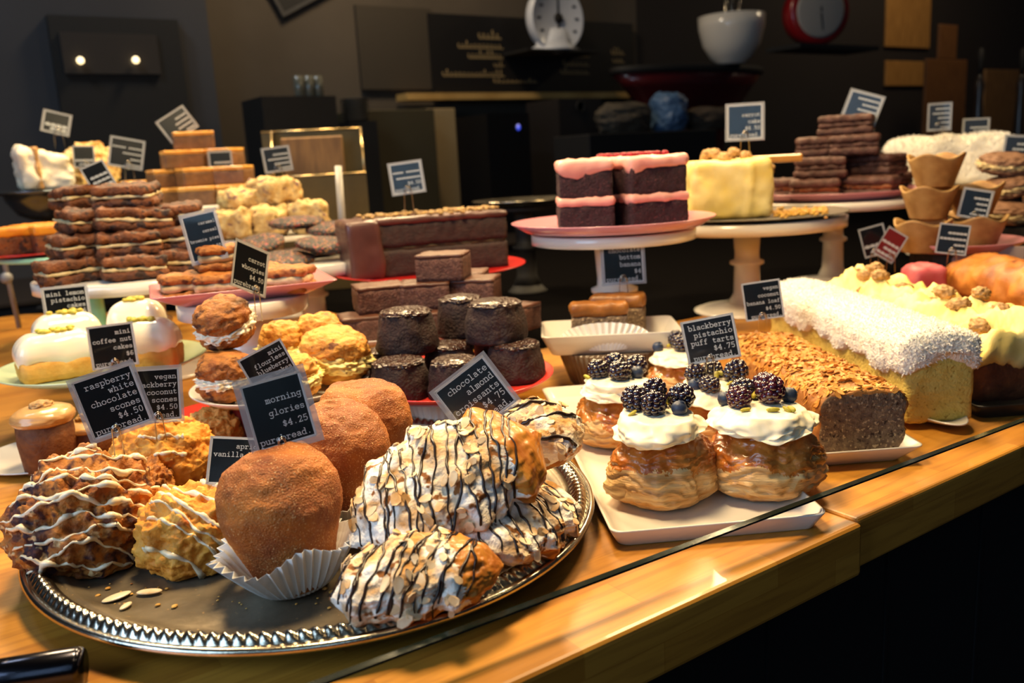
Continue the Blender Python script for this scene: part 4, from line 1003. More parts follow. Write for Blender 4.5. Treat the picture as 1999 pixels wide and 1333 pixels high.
pts = scatter(v, f, 9000, lambda c, nr: nr.z > -.55, 3)
o = shreds(pts, .0030, 4).build('coconut_shreds', m_cocofl, t, smooth=False); o['kind'] = 'stuff'
# cream loaf
W, L = .085, .37; P = loaf_frame(1990, 775, .012, W, L); Hl = zfor(at(1950, 772, .012), 676)
rect_dish('dark tray under the cream topped walnut loaf', Vector((P.x, P.y, 0)), .110, .42, .013, LZ, m_darkplate, flare=.006, name='dark_tray', cat='tray')
t = thing('walnut_loaf', 'brown loaf under thick yellow cream and walnuts', 'loaf', (P.x, P.y, .006), LZ)
G().add(*rbox(W, L, Hl, .012, .005, .002, 60, 5)).build('loaf_body', m_brownloaf, t)
def cf(q):
    e = abs(q.x)/(W/2); bump_ = .006*math.sin(q.y*70+3*math.sin(q.x*50))+.004*math.sin(q.y*150+q.x*120)
    z = q.z + (bump_ + .012*(1-e*e)) * max(0, (q.z-Hl*.75)/(Hl*.3))
    if q.z < Hl*.9: z -= .007*(.5+.5*math.sin(q.y*45))+.003*math.sin(q.y*130)
    return (q.x*(1+.06*math.sin(q.y*50)), q.y, z)
v, f = rbox(W+.010, L+.008, Hl*.42, .013, .004, .006, 55, 12, cf, z0=Hl*.78)
G().add(v, f).build('cream_topping', m_yellowcream, t); tr = bvh(v, f)
rw = random.Random(4)
for k in range(17):
    y = -L*.46+L*.92*k/16; x = rw.uniform(-.026, .026); h = tr.ray_cast(Vector((x, y, 1)), Vector((0, 0, -1)))
    if h[0]:
        vv, ff = blob(.0115, .0088, .0075, 4, .28, 3.5, k+20, flat=.7); G().add(vv, ff).build('walnut', m_walnut, t, h[0]-Vector((0, 0, .0025)), (rw.uniform(-.3, .3), rw.uniform(-.3, .3), rw.uniform(0, 6)))
# orange loaf
P = pv(2052, 1.07, .0); W, L = .10, .28
t = thing('orange_loaf', 'orange brown loaf at the right edge behind the walnut loaf', 'loaf', P+LD*.03, LZ)
G().add(*rbox(W*.96, L*.97, .05, .015, .006, .003, 40, 3)).build('loaf_body', m_brownloaf, t)
Hl2 = .085
def of(q): return (q.x, q.y, q.z+.014*(1-(q.x/(W/2))**2)*min(1, q.z/.05))
G().add(*rbox(W, L, .045, .018, .005, .006, 40, 9, of, z0=.038)).build('crust', m_orangeloaf, t)
# ------------------------------------------------------------------ middle rows
def F_(x): return face(x)
# red plate of small dark cakes on a fluted base
PR = pv(888, .87, .042)
def fluted(label, P, r0, r1, h, mt, n=48, cat='fluted dish', name='fluted_base'):
    g = G(); g.add(*lathe([(r0, 0), (r0*1.01, .001), (r1, h-.001), (r1, h), (.0001, h)], n*4, lambda a, q: 1+.012*math.sin(a*n))); o = g.build(name, mt, None, P); return tag(o, label, cat)
fluted('white fluted dish carrying the red plate', Vector((PR.x, PR.y, 0)), .045, .056, .0415, m_white)
round_plate('deep red plate holding the small dark chocolate cakes', PR, .099, m_redlight, rim=.011)
zc = PR.z+.004
for lab, x, d, z, R, h in (
    ('dark chocolate cake at the front left of the red plate', 783, .825, zc, .0285, .036),
    ('dark chocolate cake at the front middle, partly behind the tilted croissant card', 893, .815, zc, .0265, .036),
    ('dark chocolate cake at the right side of the red plate', 1008, .865, zc, .029, .038),
    ('dark chocolate cake low at the left rear of the red plate', 765, .885, zc, .026, .034),
    ('dark chocolate cake in the middle of the bottom layer', 880, .885, zc, .027, .036),
    ('dark chocolate cake low at the right rear of the red plate', 975, .93, zc, .027, .036),
    ('upper dark chocolate cake at the left of the pile', 797, .865, zc+.034, .0300, .041),
    ('upper dark chocolate cake at the rear of the pile', 903, .915, zc+.036, .0265, .041),
    ('upper dark chocolate cake at the right of the pile', 970, .875, zc+.037, .0310, .040)):
    mini_cake(lab, pv(x, d, z), R, h, int(x), F_(x))
# white plate of filled oat cookies
PW = pv(552, .835, .054)
round_plate('red plate low under the white plate of filled oat cookies', pv(470, .86, .018), .085, m_redlight, rim=.008)
fluted('dark red round base under the white cookie plate', Vector((PW.x, PW.y, .0225)), .045, .052, .031, M('maroon_glaze', '#6b1a1e', rough=.35, coat=.3), 24)
fluted('small white foot under the low red plate', Vector((pv(470, .86, 0).x, pv(470, .86, 0).y, 0)), .04, .05, .0178, m_white, 24)
round_plate('white oval plate of oat cookies filled with yellow cream', PW, .084, m_white, rim=.010)
zc = PW.z+.004
for lab, x, d, z, s, h, mt, tl in (
    ('cream filled oat cookie at the front left of the white plate', 447, .795, zc, .050, .046, m_cookie, (4, 0)),
    ('cream filled oat cookie at the front, behind the sugared muffins', 580, .79, zc, .048, .040, m_cookiey, (6, -6)),
    ('large cream filled oat cookie at the right of the white plate', 650, .845, zc, .066, .052, m_cookiey, (6, 8)),
    ('cream filled oat cookie at the rear middle of the plate', 562, .875, zc, .050, .056, m_cookiey, (0, 0)),
    ('flat oat cookie at the rear right of the white plate', 630, .885, zc, .050, .060, m_cookiey, (0, 0)),
    ('topmost oat cookie tilted to show its face, filled with pale cream', 452, .815, zc+.049, .052, .044, m_cookie, (22, -12))):
    sandwich(lab, pv(x, d, z), (s, s, h), F_(x), mt, m_yellowcream if mt is m_cookiey else m_cream, 'filled cookie', 'filled_cookie', 'cream filled oat cookies', int(x), tl, .26, square=False)
# pale green plate of glazed lemon cakes
PG = pv(205, .96, .058)
t = thing('plate_stand', 'white round foot under the pale green plate', 'stand', Vector((PG.x, PG.y, 0)))
G().add(*lathe([(.045, 0), (.045, .003), (.032, .006), (.030, .05), (.04, .0575), (.0001, .0575)], 48)).build('foot', m_white, t)
round_plate('pale green plate of white glazed lemon cakes', PG, .108, m_mintp, rim=.010)
zc = PG.z+.004
def glazed(label, P, L, W, h, rz, seed):
    t = thing('glazed_cake', label, 'cake', P, rz, 'white glazed lemon cakes')
    G().add(*rbox(L, W, h*.55, .008, .004, .0012, 90, seed)).build('sponge', m_lemoncake, t)
    def fn(q):
        e = max(abs(q.x)/(L/2), abs(q.y)/(W/2)); z = q.z
        if z < h*.5: z -= h*.14*(.5+.5*math.sin(q.x*110+seed)) 
        return (q.x*(1.03-.22*max(0, (z-h*.5)/(h*.5))**2), q.y*(1.03-.22*max(0, (z-h*.5)/(h*.5))**2), z)
    v, f = rbox(L, W, h*.66, h*.24, .0035, .0012, 40, seed+1, fn, z0=h*.38); G().add(v, f).build('glaze', m_glaze, t); tr = bvh(v, f); g = random.Random(seed)
    gg = G()
    for k in range(16):
        x, y = g.gauss(0, L*.13), g.gauss(0, W*.13); hh = tr.ray_cast(Vector((x, y, 1)), Vector((0, 0, -1)))
        if hh[0]:
            vv, ff = blob(.0042, .003, .0022, 2, .2, 3, k, flat=.8); gg.add(vv, ff, 0, Matrix.Translation(hh[0]) @ Matrix.Rotation(g.uniform(0, 6), 4, 'Z'))
    o = gg.build('pistachio_pieces', m_pist, t); o['kind'] = 'stuff'
    return t
for lab, x, d, L, W, h, a in (
    ('front glazed cake on the left of the pale green plate', 120, .915, .078, .050, .047, 6),
    ('glazed cake behind the front left one with pistachio on top', 140, .985, .070, .048, .055, 8),
    ('front glazed cake on the right of the pale green plate', 290, .925, .070, .050, .052, -14),
    ('rear glazed cake on the right of the pale green plate', 278, 1.00, .062, .046, .063, -12)):
    glazed(lab, pv(x, d, zc), L, W, h, F_(x)+rad(a), int(x))
# coffee cakes at the far left
pc = at(110, 905, 0); pc = pv(105, dep(pc)+.02, 0)
round_plate('small white plate under the two coffee iced cakes', pc, .065, m_white, rim=.006)
def coffee(label, P, r, h, seed):
    t = thing('coffee_cake', label, 'cake', P, F_(100), 'coffee iced little cakes')
    G().add(*lathe([(r*.78, 0), (r*.82, .001), (r*.92, h*.5), (r*.9, h*.78), (r*.5, h*.82)], 56, lambda a, q: 1+.012*math.sin(a*7+seed))).build('cake_body', m_spice, t)
    v, f = blob(r*1.02, r*1.02, h*.17, 5, .05, 2, seed, flat=.8, power=.6); G().add([p+Vector((0, 0, h*.74)) for p in v], f).build('icing', m_tan, t)
    v, f = blob(.010, .008, .005, 4, .3, 3, seed+4, flat=.6); G().add(v, f).build('walnut', m_walnut, t, (0, 0, h*1.0))
P, R = seat(48, 160, 930, .004); coffee('coffee iced little cake with a walnut at the far left', P, R, zfor(P, 798), 3)
P2_ = pv(182, dep(P)+.03, .004); coffee('second coffee iced cake half hidden by the iced scone', P2_, R*.95, zfor(P2_, 822), 6)
# brown tray bakes on the white square plate
PB_ = pv(842, 1.07, .060); BZ = rad(-31)
t = thing('plate_stand', 'low clear glass block under the square brownie plate', 'stand', Vector((PB_.x, PB_.y, 0)))
G().add(*lathe([(.05, 0), (.05, .004), (.03, .01), (.028, .052), (.045, .0595), (.0001, .0595)], 40)).build('foot', m_dark, t)
rect_dish('white square plate stacked with crumbly brownies', PB_, .218, .19, .010, BZ, m_white, flare=.016, name='square_plate')
zb = PB_.z+.0035; bh = .031
for i, (lab, x, d, k, a) in enumerate((
    ('lowest brownie at the front left of the square plate', 722, 1.045, 0, 0), ('lowest brownie left of centre behind the dark cakes', 800, 1.05, 0, -3), ('lowest brownie right of centre behind the dark cakes', 880, 1.055, 0, 2),
    ('brownie leaning outward at the right end of the square plate', 985, 1.06, 0, -38), ('lowest brownie in the rear row on the left', 752, 1.13, 0, 3), ('lowest brownie in the rear row in the middle', 840, 1.14, 0, 0), ('lowest brownie in the rear row at the right', 925, 1.15, 0, -4),
    ('second layer brownie at the left', 749, 1.06, 1, 2), ('second layer brownie in the middle', 834, 1.065, 1, -3), ('second layer brownie at the right', 922, 1.075, 1, -6), ('second layer brownie at the rear', 905, 1.14, 1, -14),
    ('topmost brownie of the whole stack', 866, 1.07, 2, -9))):
    block(lab, pv(842+(x-842)*1.07, d-.03, zb+bh*k+.0002), (.057, .052, bh-.0006), F_(x)+rad(a+(5, -4, 7, 0, -6)[i % 5]), m_brownie, group='crumbly brownies', seed=i, top=m_brownietop, toph=.12, tilt=0, r=.0015, amp=.0009)
# white dish with banana slices, on a fluted brown base
PD = pv(1190, 1.02, .040)
DZ = F_(1190)+rad(4)
g = G(); g.add(*lathe([(.046, 0), (.047, .001), (.060, .039), (.060, .0398), (.0001, .0398)], 256, lambda a, q: 1+.02*math.sin(a*54))); o = g.build('fluted_base', M('brown_glass', '#6c5a4a', rough=.25, coat=.4), None, Vector((PD.x, PD.y, 0))); tag(o, 'brownish fluted dish turned over under the white slice dish', 'fluted dish')
rect_dish('white rectangular dish holding chocolate banana slices', PD, .158, .100, .024, DZ, m_white, flare=.012, name='slice_dish')
zd = PD.z+.0035
for lab, x, d, z, a, tz in (('front banana slice standing in pleated paper', 1172, 1.005, zd+.006, 3, 0), ('rear banana slice carrying the wire of its card', 1208, 1.055, zd+.008, -8, 0)):
    t = thing('banana_slice', lab, 'cake slice', pv(x, d, zd), F_(x)+rad(a), 'chocolate banana slices')
    h_ = .052
    G().add(*rbox(.064, .030, h_*.72, .003, .004, .0015, 90, int(x))).build('crumb', m_crumb, t); G().add(*rbox(.066, .031, h_*.30, .005, .004, .0022, 80, int(x)+3, z0=h_*.70)).build('brown_top', M('caramelised_top', '#a3672a', '#7c4a1c', s=60, rough=.4, bump=.5, bs=200), t)
p = pv(1182, .985, zd)
t = thing('pleated_paper', 'fan of white pleated paper in front of the banana slices', 'paper case', p, F_(1182))
g = G(); n = 40; v = []; 
for s_ in (0, 1):
    for i in range(5):
        q = i/4
        for j in range(n+1):
            a = math.pi*j/n; pl_ = (.0012 if j % 2 else -.0012)*(q+.2)
            R_ = .024+.024*q
            v.append((math.cos(a)*R_*1.08, -math.sin(a)*.010*(1-q*.2)-pl_+s_*.0005-.004*q*0, .001+math.sin(a)**.6*.030*q+.002*q))
f = []
for s_ in (0, 1):
    for i in range(4):
        for j in range(n):
            b = s_*5*(n+1); q = (b+i*(n+1)+j, b+i*(n+1)+j+1, b+(i+1)*(n+1)+j+1, b+(i+1)*(n+1)+j); f.append(q if s_ == 0 else tuple(reversed(q)))
G().add(v, f).build('paper', m_liner, t, smooth=False)

# ------------------------------------------------------------------ tall stands
def stand_at(label, x, d, z, r, mt=m_white, **k):
    P = pv(x, d, z); cake_stand(label, P, r, z, mt, **k); return P
# velvet cake on pink plate
PV_ = stand_at('small white cake stand under the pink plate of velvet cake', 1196, 1.13, .163, .106, stem_r=.024, lip=.014)
round_plate('pink plate holding the pink frosted velvet cake', PV_+Vector((0, 0, .0002)), .131, m_pinkplate, rim=.014)
zv = PV_.z+.0045
def velvet(label, P, L, W, rz, seed, berries=0):
    t = thing('velvet_cake', label, 'cake slice', P, rz, 'velvet cake slices on the pink plate')
    h = .086
    G().add(*rbox(L, W, h*.38, .002, .004, .0016, 110, seed)).build('lower_layer', m_velvet, t)
    G().add(*rbox(L*1.05, W*1.05, h*.13, .005, .004, .0022, 70, seed+1, z0=h*.37)).build('filling', m_pinkice, t)
    G().add(*rbox(L*.97, W*.97, h*.38, .002, .004, .0016, 110, seed+2, z0=h*.48)).build('upper_layer', m_velvet, t)
    def fn(q): 
        z = q.z
        if z < h*.9: z -= h*.10*max(0, math.sin(q.x*55+seed)*math.sin(q.y*70+seed*2))
        return (q.x, q.y, z)
    v, f = rbox(L*1.03, W*1.03, h*.17, .006, .004, .0026, 60, seed+3, fn, z0=h*.85); G().add(v, f).build('frosting', m_pinkice, t)
    if berries:
        r = random.Random(seed); gg = G()
        for k in range(berries):
            vv, ff = blob(.004, .003, .003, 2, .3, 3, k, flat=.8); gg.add(vv, ff, 0, Matrix.Translation((r.uniform(-.3, .35)*L, r.uniform(-.1, .45)*W, h*1.02)))
        o = gg.build('raspberry_crumbs', m_rasp, t); o['kind'] = 'stuff'
velvet('front left slice of the pink frosted dark cake', pv(1143, 1.09, zv), .066, .075, F_(1143)+rad(4), 2)
velvet('right block of the pink frosted dark cake with raspberry on top', pv(1262, 1.105, zv), .078, .078, F_(1262)+rad(26), 7, 40)
velvet('rear slice of the pink frosted dark cake', pv(1205, 1.175, zv), .07, .05, F_(1205)+rad(6), 12, 16)
# carrot cake
PC_ = stand_at('tall white cake stand under the yellow frosted cake', 1458, 1.38, .150, .150, stem_r=.021, lip=.018)
round_plate('grey rimmed plate under the yellow frosted cake', PC_+Vector((0, 0, .0002)), .153, m_grey, rim=.006)
t = thing('carrot_cake', 'tall cake wedge covered in smooth yellow frosting with walnuts', 'cake', pv(1412, 1.34, PC_.z+.0045), F_(1412)+rad(14), None)
hc = zfor(pv(1412, 1.34, PC_.z+.0045), 312)
def ccf(q):
    k = 1+.06*(1-q.z/hc) + .035*noise.noise(Vector((q.x*30+q.z*14, q.y*30, q.z*10))); s_ = .004*math.exp(-((q.x-.025-.12*(q.z-.05))/.004)**2); return (q.x*k, q.y*k-s_, q.z)
v, f = rbox(.118, .11, hc, .010, .0045, .004, 22, 5, ccf); G().add(v, f).build('frosting', m_yellowcream, t)
r = random.Random(3)
for k in range(9):
    vv, ff = blob(.011, .008, .008, 4, .28, 3.2, k, flat=.6); G().add(vv, ff).build('walnut', m_walnut, t, (r.uniform(-.02, .05), .0+r.uniform(-.01, .04), hc-.002+.006*(k % 2)), (0, 0, r.uniform(0, 6)))
for k in range(4):
    vv, ff = blob(.008, .008, .010, 4, .28, 3.2, k+30, flat=.6); G().add(vv, ff).build('walnut', m_walnut, t, (.056, -.02+.016*k, hc*.78), (0, 1.2, 0))
gg = G()
for k in range(260):
    a = r.uniform(0, 1); x = 1510+a*105; p = pv(x, 1.33+r.gauss(0, .035), PC_.z+.006); s = r.uniform(.0018, .0042); vv, ff = blob(s, s, s*.7, 2, .3, 3, k, flat=.8); gg.add(vv, ff, 0, Matrix.Translation(p))
o = gg.build('walnut_crumbs', M('nut_crumbs', '#c99a2e', '#8a5a20', s=200, rough=.6)); tag(o, 'golden nut crumbs heaped on the plate right of the yellow cake', 'crumbs', None, 'stuff')
p = pv(1508, 1.375, .232); G_ = bevelled(boxg(-.045, .045, -.01, .01, 0, .012).build('wooden_knife', m_carameltop, None, p, (0, 0, F_(1525)), smooth=False), .003); tag(G_, 'pale wooden knife handle sticking out behind the yellow cake', 'knife')
# brownie sandwiches on a pink plate
PS = stand_at('tall white cake stand under the dark cookie sandwiches', 1628, 1.60, .158, .150, stem_r=.019, lip=.016)
round_plate('pink plate stacked with dark cookie sandwiches', PS+Vector((0, 0, .0002)), .152, m_pinkplate, rim=.014)
zs = PS.z+.004; sh = .036
for i, (lab, x, d, k, a, sx) in enumerate((
    ('lowest dark sandwich at the front left', 1590, 1.53, 0, 0, .085), ('lowest dark sandwich at the front right', 1700, 1.53, 0, -12, .085), ('lowest dark sandwich at the rear left', 1548, 1.62, 0, 10, .08), ('lowest dark sandwich at the rear right', 1725, 1.64, 0, -25, .085), ('lowest dark sandwich behind the middle', 1640, 1.65, 0, 0, .085),
    ('second layer dark sandwich at the left', 1600, 1.55, 1, 4, .085), ('second layer dark sandwich at the right', 1712, 1.58, 1, -30, .085), ('second layer dark sandwich at the rear', 1660, 1.64, 1, 12, .08),
    ('third layer dark sandwich in front of the coconut cake', 1668, 1.57, 2, -3, .085), ('third layer dark sandwich at the left', 1598, 1.61, 2, 5, .08),
    ('topmost dark sandwich carrying a card', 1652, 1.60, 3, -5, .095))):
    sandwich(lab+(' of the pink plate' if k == 0 else ''), pv(x, d, zs+sh*k), (sx, .07, sh-.001), F_(x)+rad(a), m_darkcookie, m_darkcookie if k else m_brpie, 'cookie sandwich', 'dark_sandwich', 'dark cookie sandwiches', i, (0, 0), .2)
# coconut cake at the rear right
PK = stand_at('tall white cake stand under the big coconut cake', 1850, 1.93, .152, .145, stem_r=.019, lip=.016)
t = thing('coconut_cake', 'big pale coconut covered cake at the rear right', 'cake', PK+Vector((0, 0, .0004)), F_(1838)+rad(-12))
hk = zfor(PK, 268)
v, f = rbox(.262, .12, hk, .030, .008, .008, 25, 6); G().add(v, f).build('icing', m_coco, t)
o = shreds(scatter(v, f, 3500, lambda c, nr: nr.z > -.2, 3), .007, 6).build('coconut_shreds', m_cocofl, t, smooth=False); o['kind'] = 'stuff'
gg = G(); r = random.Random(8)
for k in range(120):
    p = pv(1950+r.gauss(0, 22), 1.80+r.gauss(0, .03), .158+.002); s = r.uniform(.004, .009); vv, ff = blob(s, s, s*.8, 2, .3, 3, k, flat=.8); gg.add(vv, ff, 0, Matrix.Translation(p))
PE = stand_at('white cake stand at the right edge behind the tart shells', 2015, 1.70, .150, .065, stem_r=.015, lip=.012)
o = gg.build('yellow_crumbs', m_yellowcream); tag(o, 'yellow cake crumbs right of the big coconut cake', 'crumbs', None, 'stuff'); bpy.data.objects.remove(o)
# tart shells
PT_ = pv(1860, 1.33, .088)
fluted('dark round base under the pink plate of tart shells', Vector((PT_.x, PT_.y, 0)), .05, .06, .0875, m_dark, 30)
round_plate('pink plate holding the crimped tart shells', PT_, .098, m_pinkplate, rim=.015)
def shell(label, P, r0, r1, h, rz, seed, flip=False):
    v, f = lathe([(r0*.98, 0), (r0, .001), (r1*.97, h*.92), (r1, h), (r1*.94, h*1.01), (r1*.86, h*.9), (r0*.9, h*.25), (.0001, h*.22)], 80, lambda a, q: 1+(.05*abs(math.sin(a*2+seed)) if q > .2 else .02*math.sin(a*5)))
    v = [Vector((x, y, z+(.004*math.sin(math.atan2(y, x)*4+seed) if z > h*.5 else 0))) for x, y, z in v]
    g = G().add(v, f); o = g.build('tart_shell', m_shell, None, P, (0, 0, rz)); return tag(o, label, 'tart shell', 'crimped tart shells on the pink plate')
zt_ = PT_.z+.005
for lab, x, d, z in (('lower left tart shell at the front of the pink plate', 1800, 1.29, zt_), ('lower right tart shell at the front of the pink plate', 1905, 1.30, zt_), ('lower tart shell at the rear of the pink plate', 1850, 1.37, zt_), ('middle tart shell of the left stack, on two others', 1812, 1.315, zt_+.046), ('tart shell beside the middle one, behind a card', 1900, 1.33, zt_+.046), ('topmost tart shell under the coconut cake', 1825, 1.32, zt_+.092)):
    shell(lab, pv(x, d, z), .026, .040, .045, F_(x), int(x))
# whoopie pies at the right edge
fluted('dark round base under the pale cookies at the right edge', (lambda p: Vector((p.x, p.y, 0)))(pv(1975, 1.50, 0)), .05, .06, .1045, m_dark, 30)
round_plate('dark plate under the pale filled cookies at the right edge', pv(1975, 1.50, .105), .085, m_darkplate, rim=.008)
for i, (lab, x, d, z, a) in enumerate((('lowest pale filled cookie at the right edge', 1958, 1.47, .109, 10), ('middle pale filled cookie at the right edge', 1968, 1.49, .149, -12), ('topmost pale filled cookie at the right edge', 1960, 1.50, .187, 8))):
    sandwich(lab, pv(x, d, z), (.085, .085, .038), F_(x), M('brown_whoopie', '#6b4a34', '#86624a', s=60, rough=.7, bump=.8, bs=200) if i == 0 else bpy.data.materials['brown_whoopie'], m_filling, 'filled cookie', 'filled_cookie', 'pale filled cookies at the right edge', i+40, (8, a*.8), .34, square=False)
# items between tart shells and walnut loaf
p = at(1815, 560, .0); p = pv(1798, 1.22, 0)
o = G().add(*rbox(.05, .05, .088, .012, .006, .004, 50, 3)).build('pink_loaf', M('pink_icing_block', '#b8454c', '#c9666a', s=40, rough=.5), None, p, (0, 0, LZ)); tag(o, 'small pink iced block behind the walnut loaf', 'cake')
p = pv(1935, 1.265, 0); o = bevelled(boxg(-.055, .055, -.002, .002, 0, .1).build('pale_board', M('pinkish_card', '#8f7a6e', rough=.7), None, p, (rad(-6), 0, F_(1912)), smooth=False), .001); tag(o, 'pale pinkish cardboard divider behind the orange loaf', 'divider')

# chocolate cake on the red plate
PH = stand_at('dark stand under the red plate of glazed chocolate cake', 840, 1.33, .098, .105, mt=m_dark, stem_r=.03)
round_plate('red plate under the big glazed chocolate cake', PH+Vector((0, 0, .0002)), .146, m_red, rim=.008)
t = thing('glazed_chocolate_cake', 'big chocolate cake cut open, glazed end at the left', 'cake', pv(845, 1.32, PH.z+.0045), F_(845)+rad(14))
hh = zfor(pv(845, 1.32, PH.z+.0045), 415)
Lc = .212
G().add(*rbox(Lc, .10, hh*.46, .003, .006, .0015, 80, 2)).build('lower_layer', m_choccake, t)
G().add(*rbox(Lc*.98, .096, hh*.05, .002, .006, .001, 80, 3, z0=hh*.455)).build('cream_line', M('dark_cream', '#4a4029', rough=.5), t)
G().add(*rbox(Lc, .10, hh*.38, .003, .006, .0015, 80, 4, z0=hh*.50)).build('upper_layer', m_choccake, t)
G().add(*rbox(Lc*1.02, .104, hh*.12, .005, .005, .0015, 60, 5, z0=hh*.87)).build('top_glaze', m_ganache, t)
G().add(*rbox(.050, .108, hh*.97, .006, .005, .002, 30, 6, lambda q: (q.x-Lc/2-.002+.002*math.sin(q.z*60), q.y-.002, q.z))).build('end_glaze', m_ganache, t)
gg = G(); r = random.Random(2)
for k in range(170):
    s = r.uniform(.002, .0045); vv, ff = blob(s*1.3, s, s*.7, 2, .3, 3, k, flat=.8); gg.add(vv, ff, 0, Matrix.Translation((r.uniform(-.5, .5)*Lc, r.gauss(0, .02), hh*.985)) @ Matrix.Rotation(r.uniform(0, 6), 4, 'Z'))
o = gg.build('chopped_nuts', M('chopped_nuts', '#a58240', '#6f4a26', s=300, rough=.6), t); o['kind'] = 'stuff'

# pink square plate with brown sandwiches, left of middle
PQ = pv(474, .96, .128); QZ = F_(474)+rad(5)
cake_stand('small white cake stand under the pink square plate', PQ, .070, PQ.z, m_white, stem_r=.030, lip=.018)
rect_dish('pink square plate with brown filled cookies', PQ+Vector((0, 0, .0002)), .188, .13, .016, QZ, m_pinkplate, flare=.030, name='square_plate')
zq = PQ.z+.0042
for i, (lab, x, d, k, a, sx) in enumerate((('brown filled cookie at the front left of the pink square plate', 358, .945, 0, 4, .046), ('brown filled cookie in the middle of the pink square plate', 432, .935, 0, -4, .052), ('flat brown filled cookie at the right of the pink square plate', 552, .955, 0, -20, .066), ('brown filled cookie at the rear of the pink square plate', 500, 1.0, 0, 10, .056), ('brown filled cookie on top under the blue grey card', 430, .955, 1, 8, .050))):
    sandwich(lab, pv(x, d, zq+.0275*k), (sx, .046, .027), F_(x)+rad(a), m_cookie, m_filling, 'cookie sandwich', 'brown_sandwich', 'brown filled cookies on the pink square plate', i+3, (0, 0), .26)
# white stand with cream filled brownie pies at the left
PL = stand_at('large white cake stand at the left under the brownie pies', 285, 1.17, .140, .138, stem_r=.020, lip=.016)
zl = PL.z+.0004; ph = .0290
r6 = random.Random(6)
for i, (x, d, k, a, sx) in enumerate((
    (150, 1.095, 0, 6, .082), (265, 1.085, 0, -4, .085), (370, 1.12, 0, -14, .075), (180, 1.20, 0, 10, .08), (300, 1.20, 0, 0, .08),
    (165, 1.12, 1, 14, .074), (255, 1.11, 1, -8, .085), (345, 1.14, 1, -10, .075), (240, 1.20, 1, 8, .08),
    (175, 1.14, 2, 10, .072), (262, 1.13, 2, -3, .092), (350, 1.16, 2, -8, .07),
    (252, 1.15, 3, -6, .078), (152, 1.20, 3, 20, .055))):
    rowname = ('lowest', 'second', 'third', 'topmost')[k]
    lab = f'brownie pie in the {rowname} layer at the left stand, ' + ('front left', 'front middle', 'front right', 'rear left', 'rear right', 'left end', 'middle', 'right end', 'rear', 'left end', 'long middle one', 'right end', 'under the tilted card', 'far left behind a card')[i]
    sandwich(lab, pv(x, d, zl+ph*k), (sx*r6.uniform(.9, 1.06), .062, ph-.0008), F_(x)+rad(a+r6.uniform(-13, 13)), m_brpie, m_filling, 'brownie pie', 'brownie_pie', 'cream filled brownie pies on the left stand', i+60, (r6.uniform(-5, 5), r6.uniform(-5, 5)), .13)
# mint stand, red plate with orange topped squares
PM = stand_at('mint green cake stand behind the large white one', 160, 1.47, .150, .135, mt=m_mint, stem_r=.022)
PO = pv(72, 1.42, .1504)
round_plate('red plate with orange topped squares at the far left', PO, .088, m_red, rim=.006)
for i, (lab, x, d) in enumerate((('orange topped brown square at the left edge of the red plate', 30, 1.385), ('orange topped brown square at the right of the red plate', 108, 1.40), ('orange topped brown square at the rear of the red plate', 75, 1.46))):
    block(lab, pv(x, d, PO.z+.0045), (.066, .055, .042), F_(x)+rad(14), m_brpie, name='orange_square', group='orange topped squares', seed=i+9, top=m_orangetop, toph=.3, cat='brownie')
# sprinkled cookies
PP = stand_at('white cake stand under the sprinkled chocolate cookies', 603, 1.38, .125, .135, stem_r=.020, lip=.018)
for i, (lab, x, d, z, s, a, tl) in enumerate((
    ('sprinkled chocolate cookie at the front of its stand', 552, 1.30, 0, .095, 0, 10), ('sprinkled chocolate cookie at the front right of its stand', 640, 1.33, .016, .10, 8, 8), ('sprinkled chocolate cookie leaning at the left end', 505, 1.36, .020, .085, -10, 16), ('sprinkled chocolate cookie lying at the rear right', 655, 1.42, .034, .095, 0, 8), ('sprinkled chocolate cookie low under the others', 600, 1.40, 0, .10, 0, 0), ('sprinkled chocolate cookie at the top rear', 580, 1.43, .046, .09, 0, 6))):
    v, f = blob(s/2, s/2.3, .009, 5, .05, 2, i, flat=.7, power=.6)
    o = G().add(v, f).build('sprinkled_cookie', m_sprinkle, None, pv(x, d, PP.z+z+.0004), (rad(tl), rad(a), F_(x))); tag(o, lab, 'cookie', 'sprinkled chocolate cookies')
# oat crumble bars behind
PX = stand_at('white cake stand hidden behind under the oat crumble bars', 530, 1.60, .150, .120, stem_r=.02)
for i, (lab, x, d, z, sx, h) in enumerate((('oat crumble bar at the front left', 462, 1.52, 0, .068, .05), ('oat crumble bar in front of the metal crate', 530, 1.535, 0, .055, .05), ('oat crumble bar at the right end under the crate', 605, 1.56, 0, .066, .055), ('rear oat crumble bar at the left', 480, 1.62, 0, .09, .05), ('upper oat crumble bar at the left', 478, 1.56, .048, .08, .035), ('topmost oat crumble bar carrying a card', 540, 1.575, .054, .075, .046))):
    v, f = rbox(sx, .07, h, .014, .0045, .010, 42, i+5, z0=0); v = [p*1 for p in v]
    v = [Vector((p.x+.004*fr(p, 180, i, 3), p.y+.004*fr(p, 170, i+9, 3), max(0, p.z+.004*fr(p, 160, i+4, 3)))) for p in v]
    o = G().add(v, f).build('crumble_bar', m_crumble, None, pv(x, d, PX.z+z+.0004), (0, 0, F_(x)+rad(i*9-20))); tag(o, lab, 'crumble bar', 'oat crumble bars')
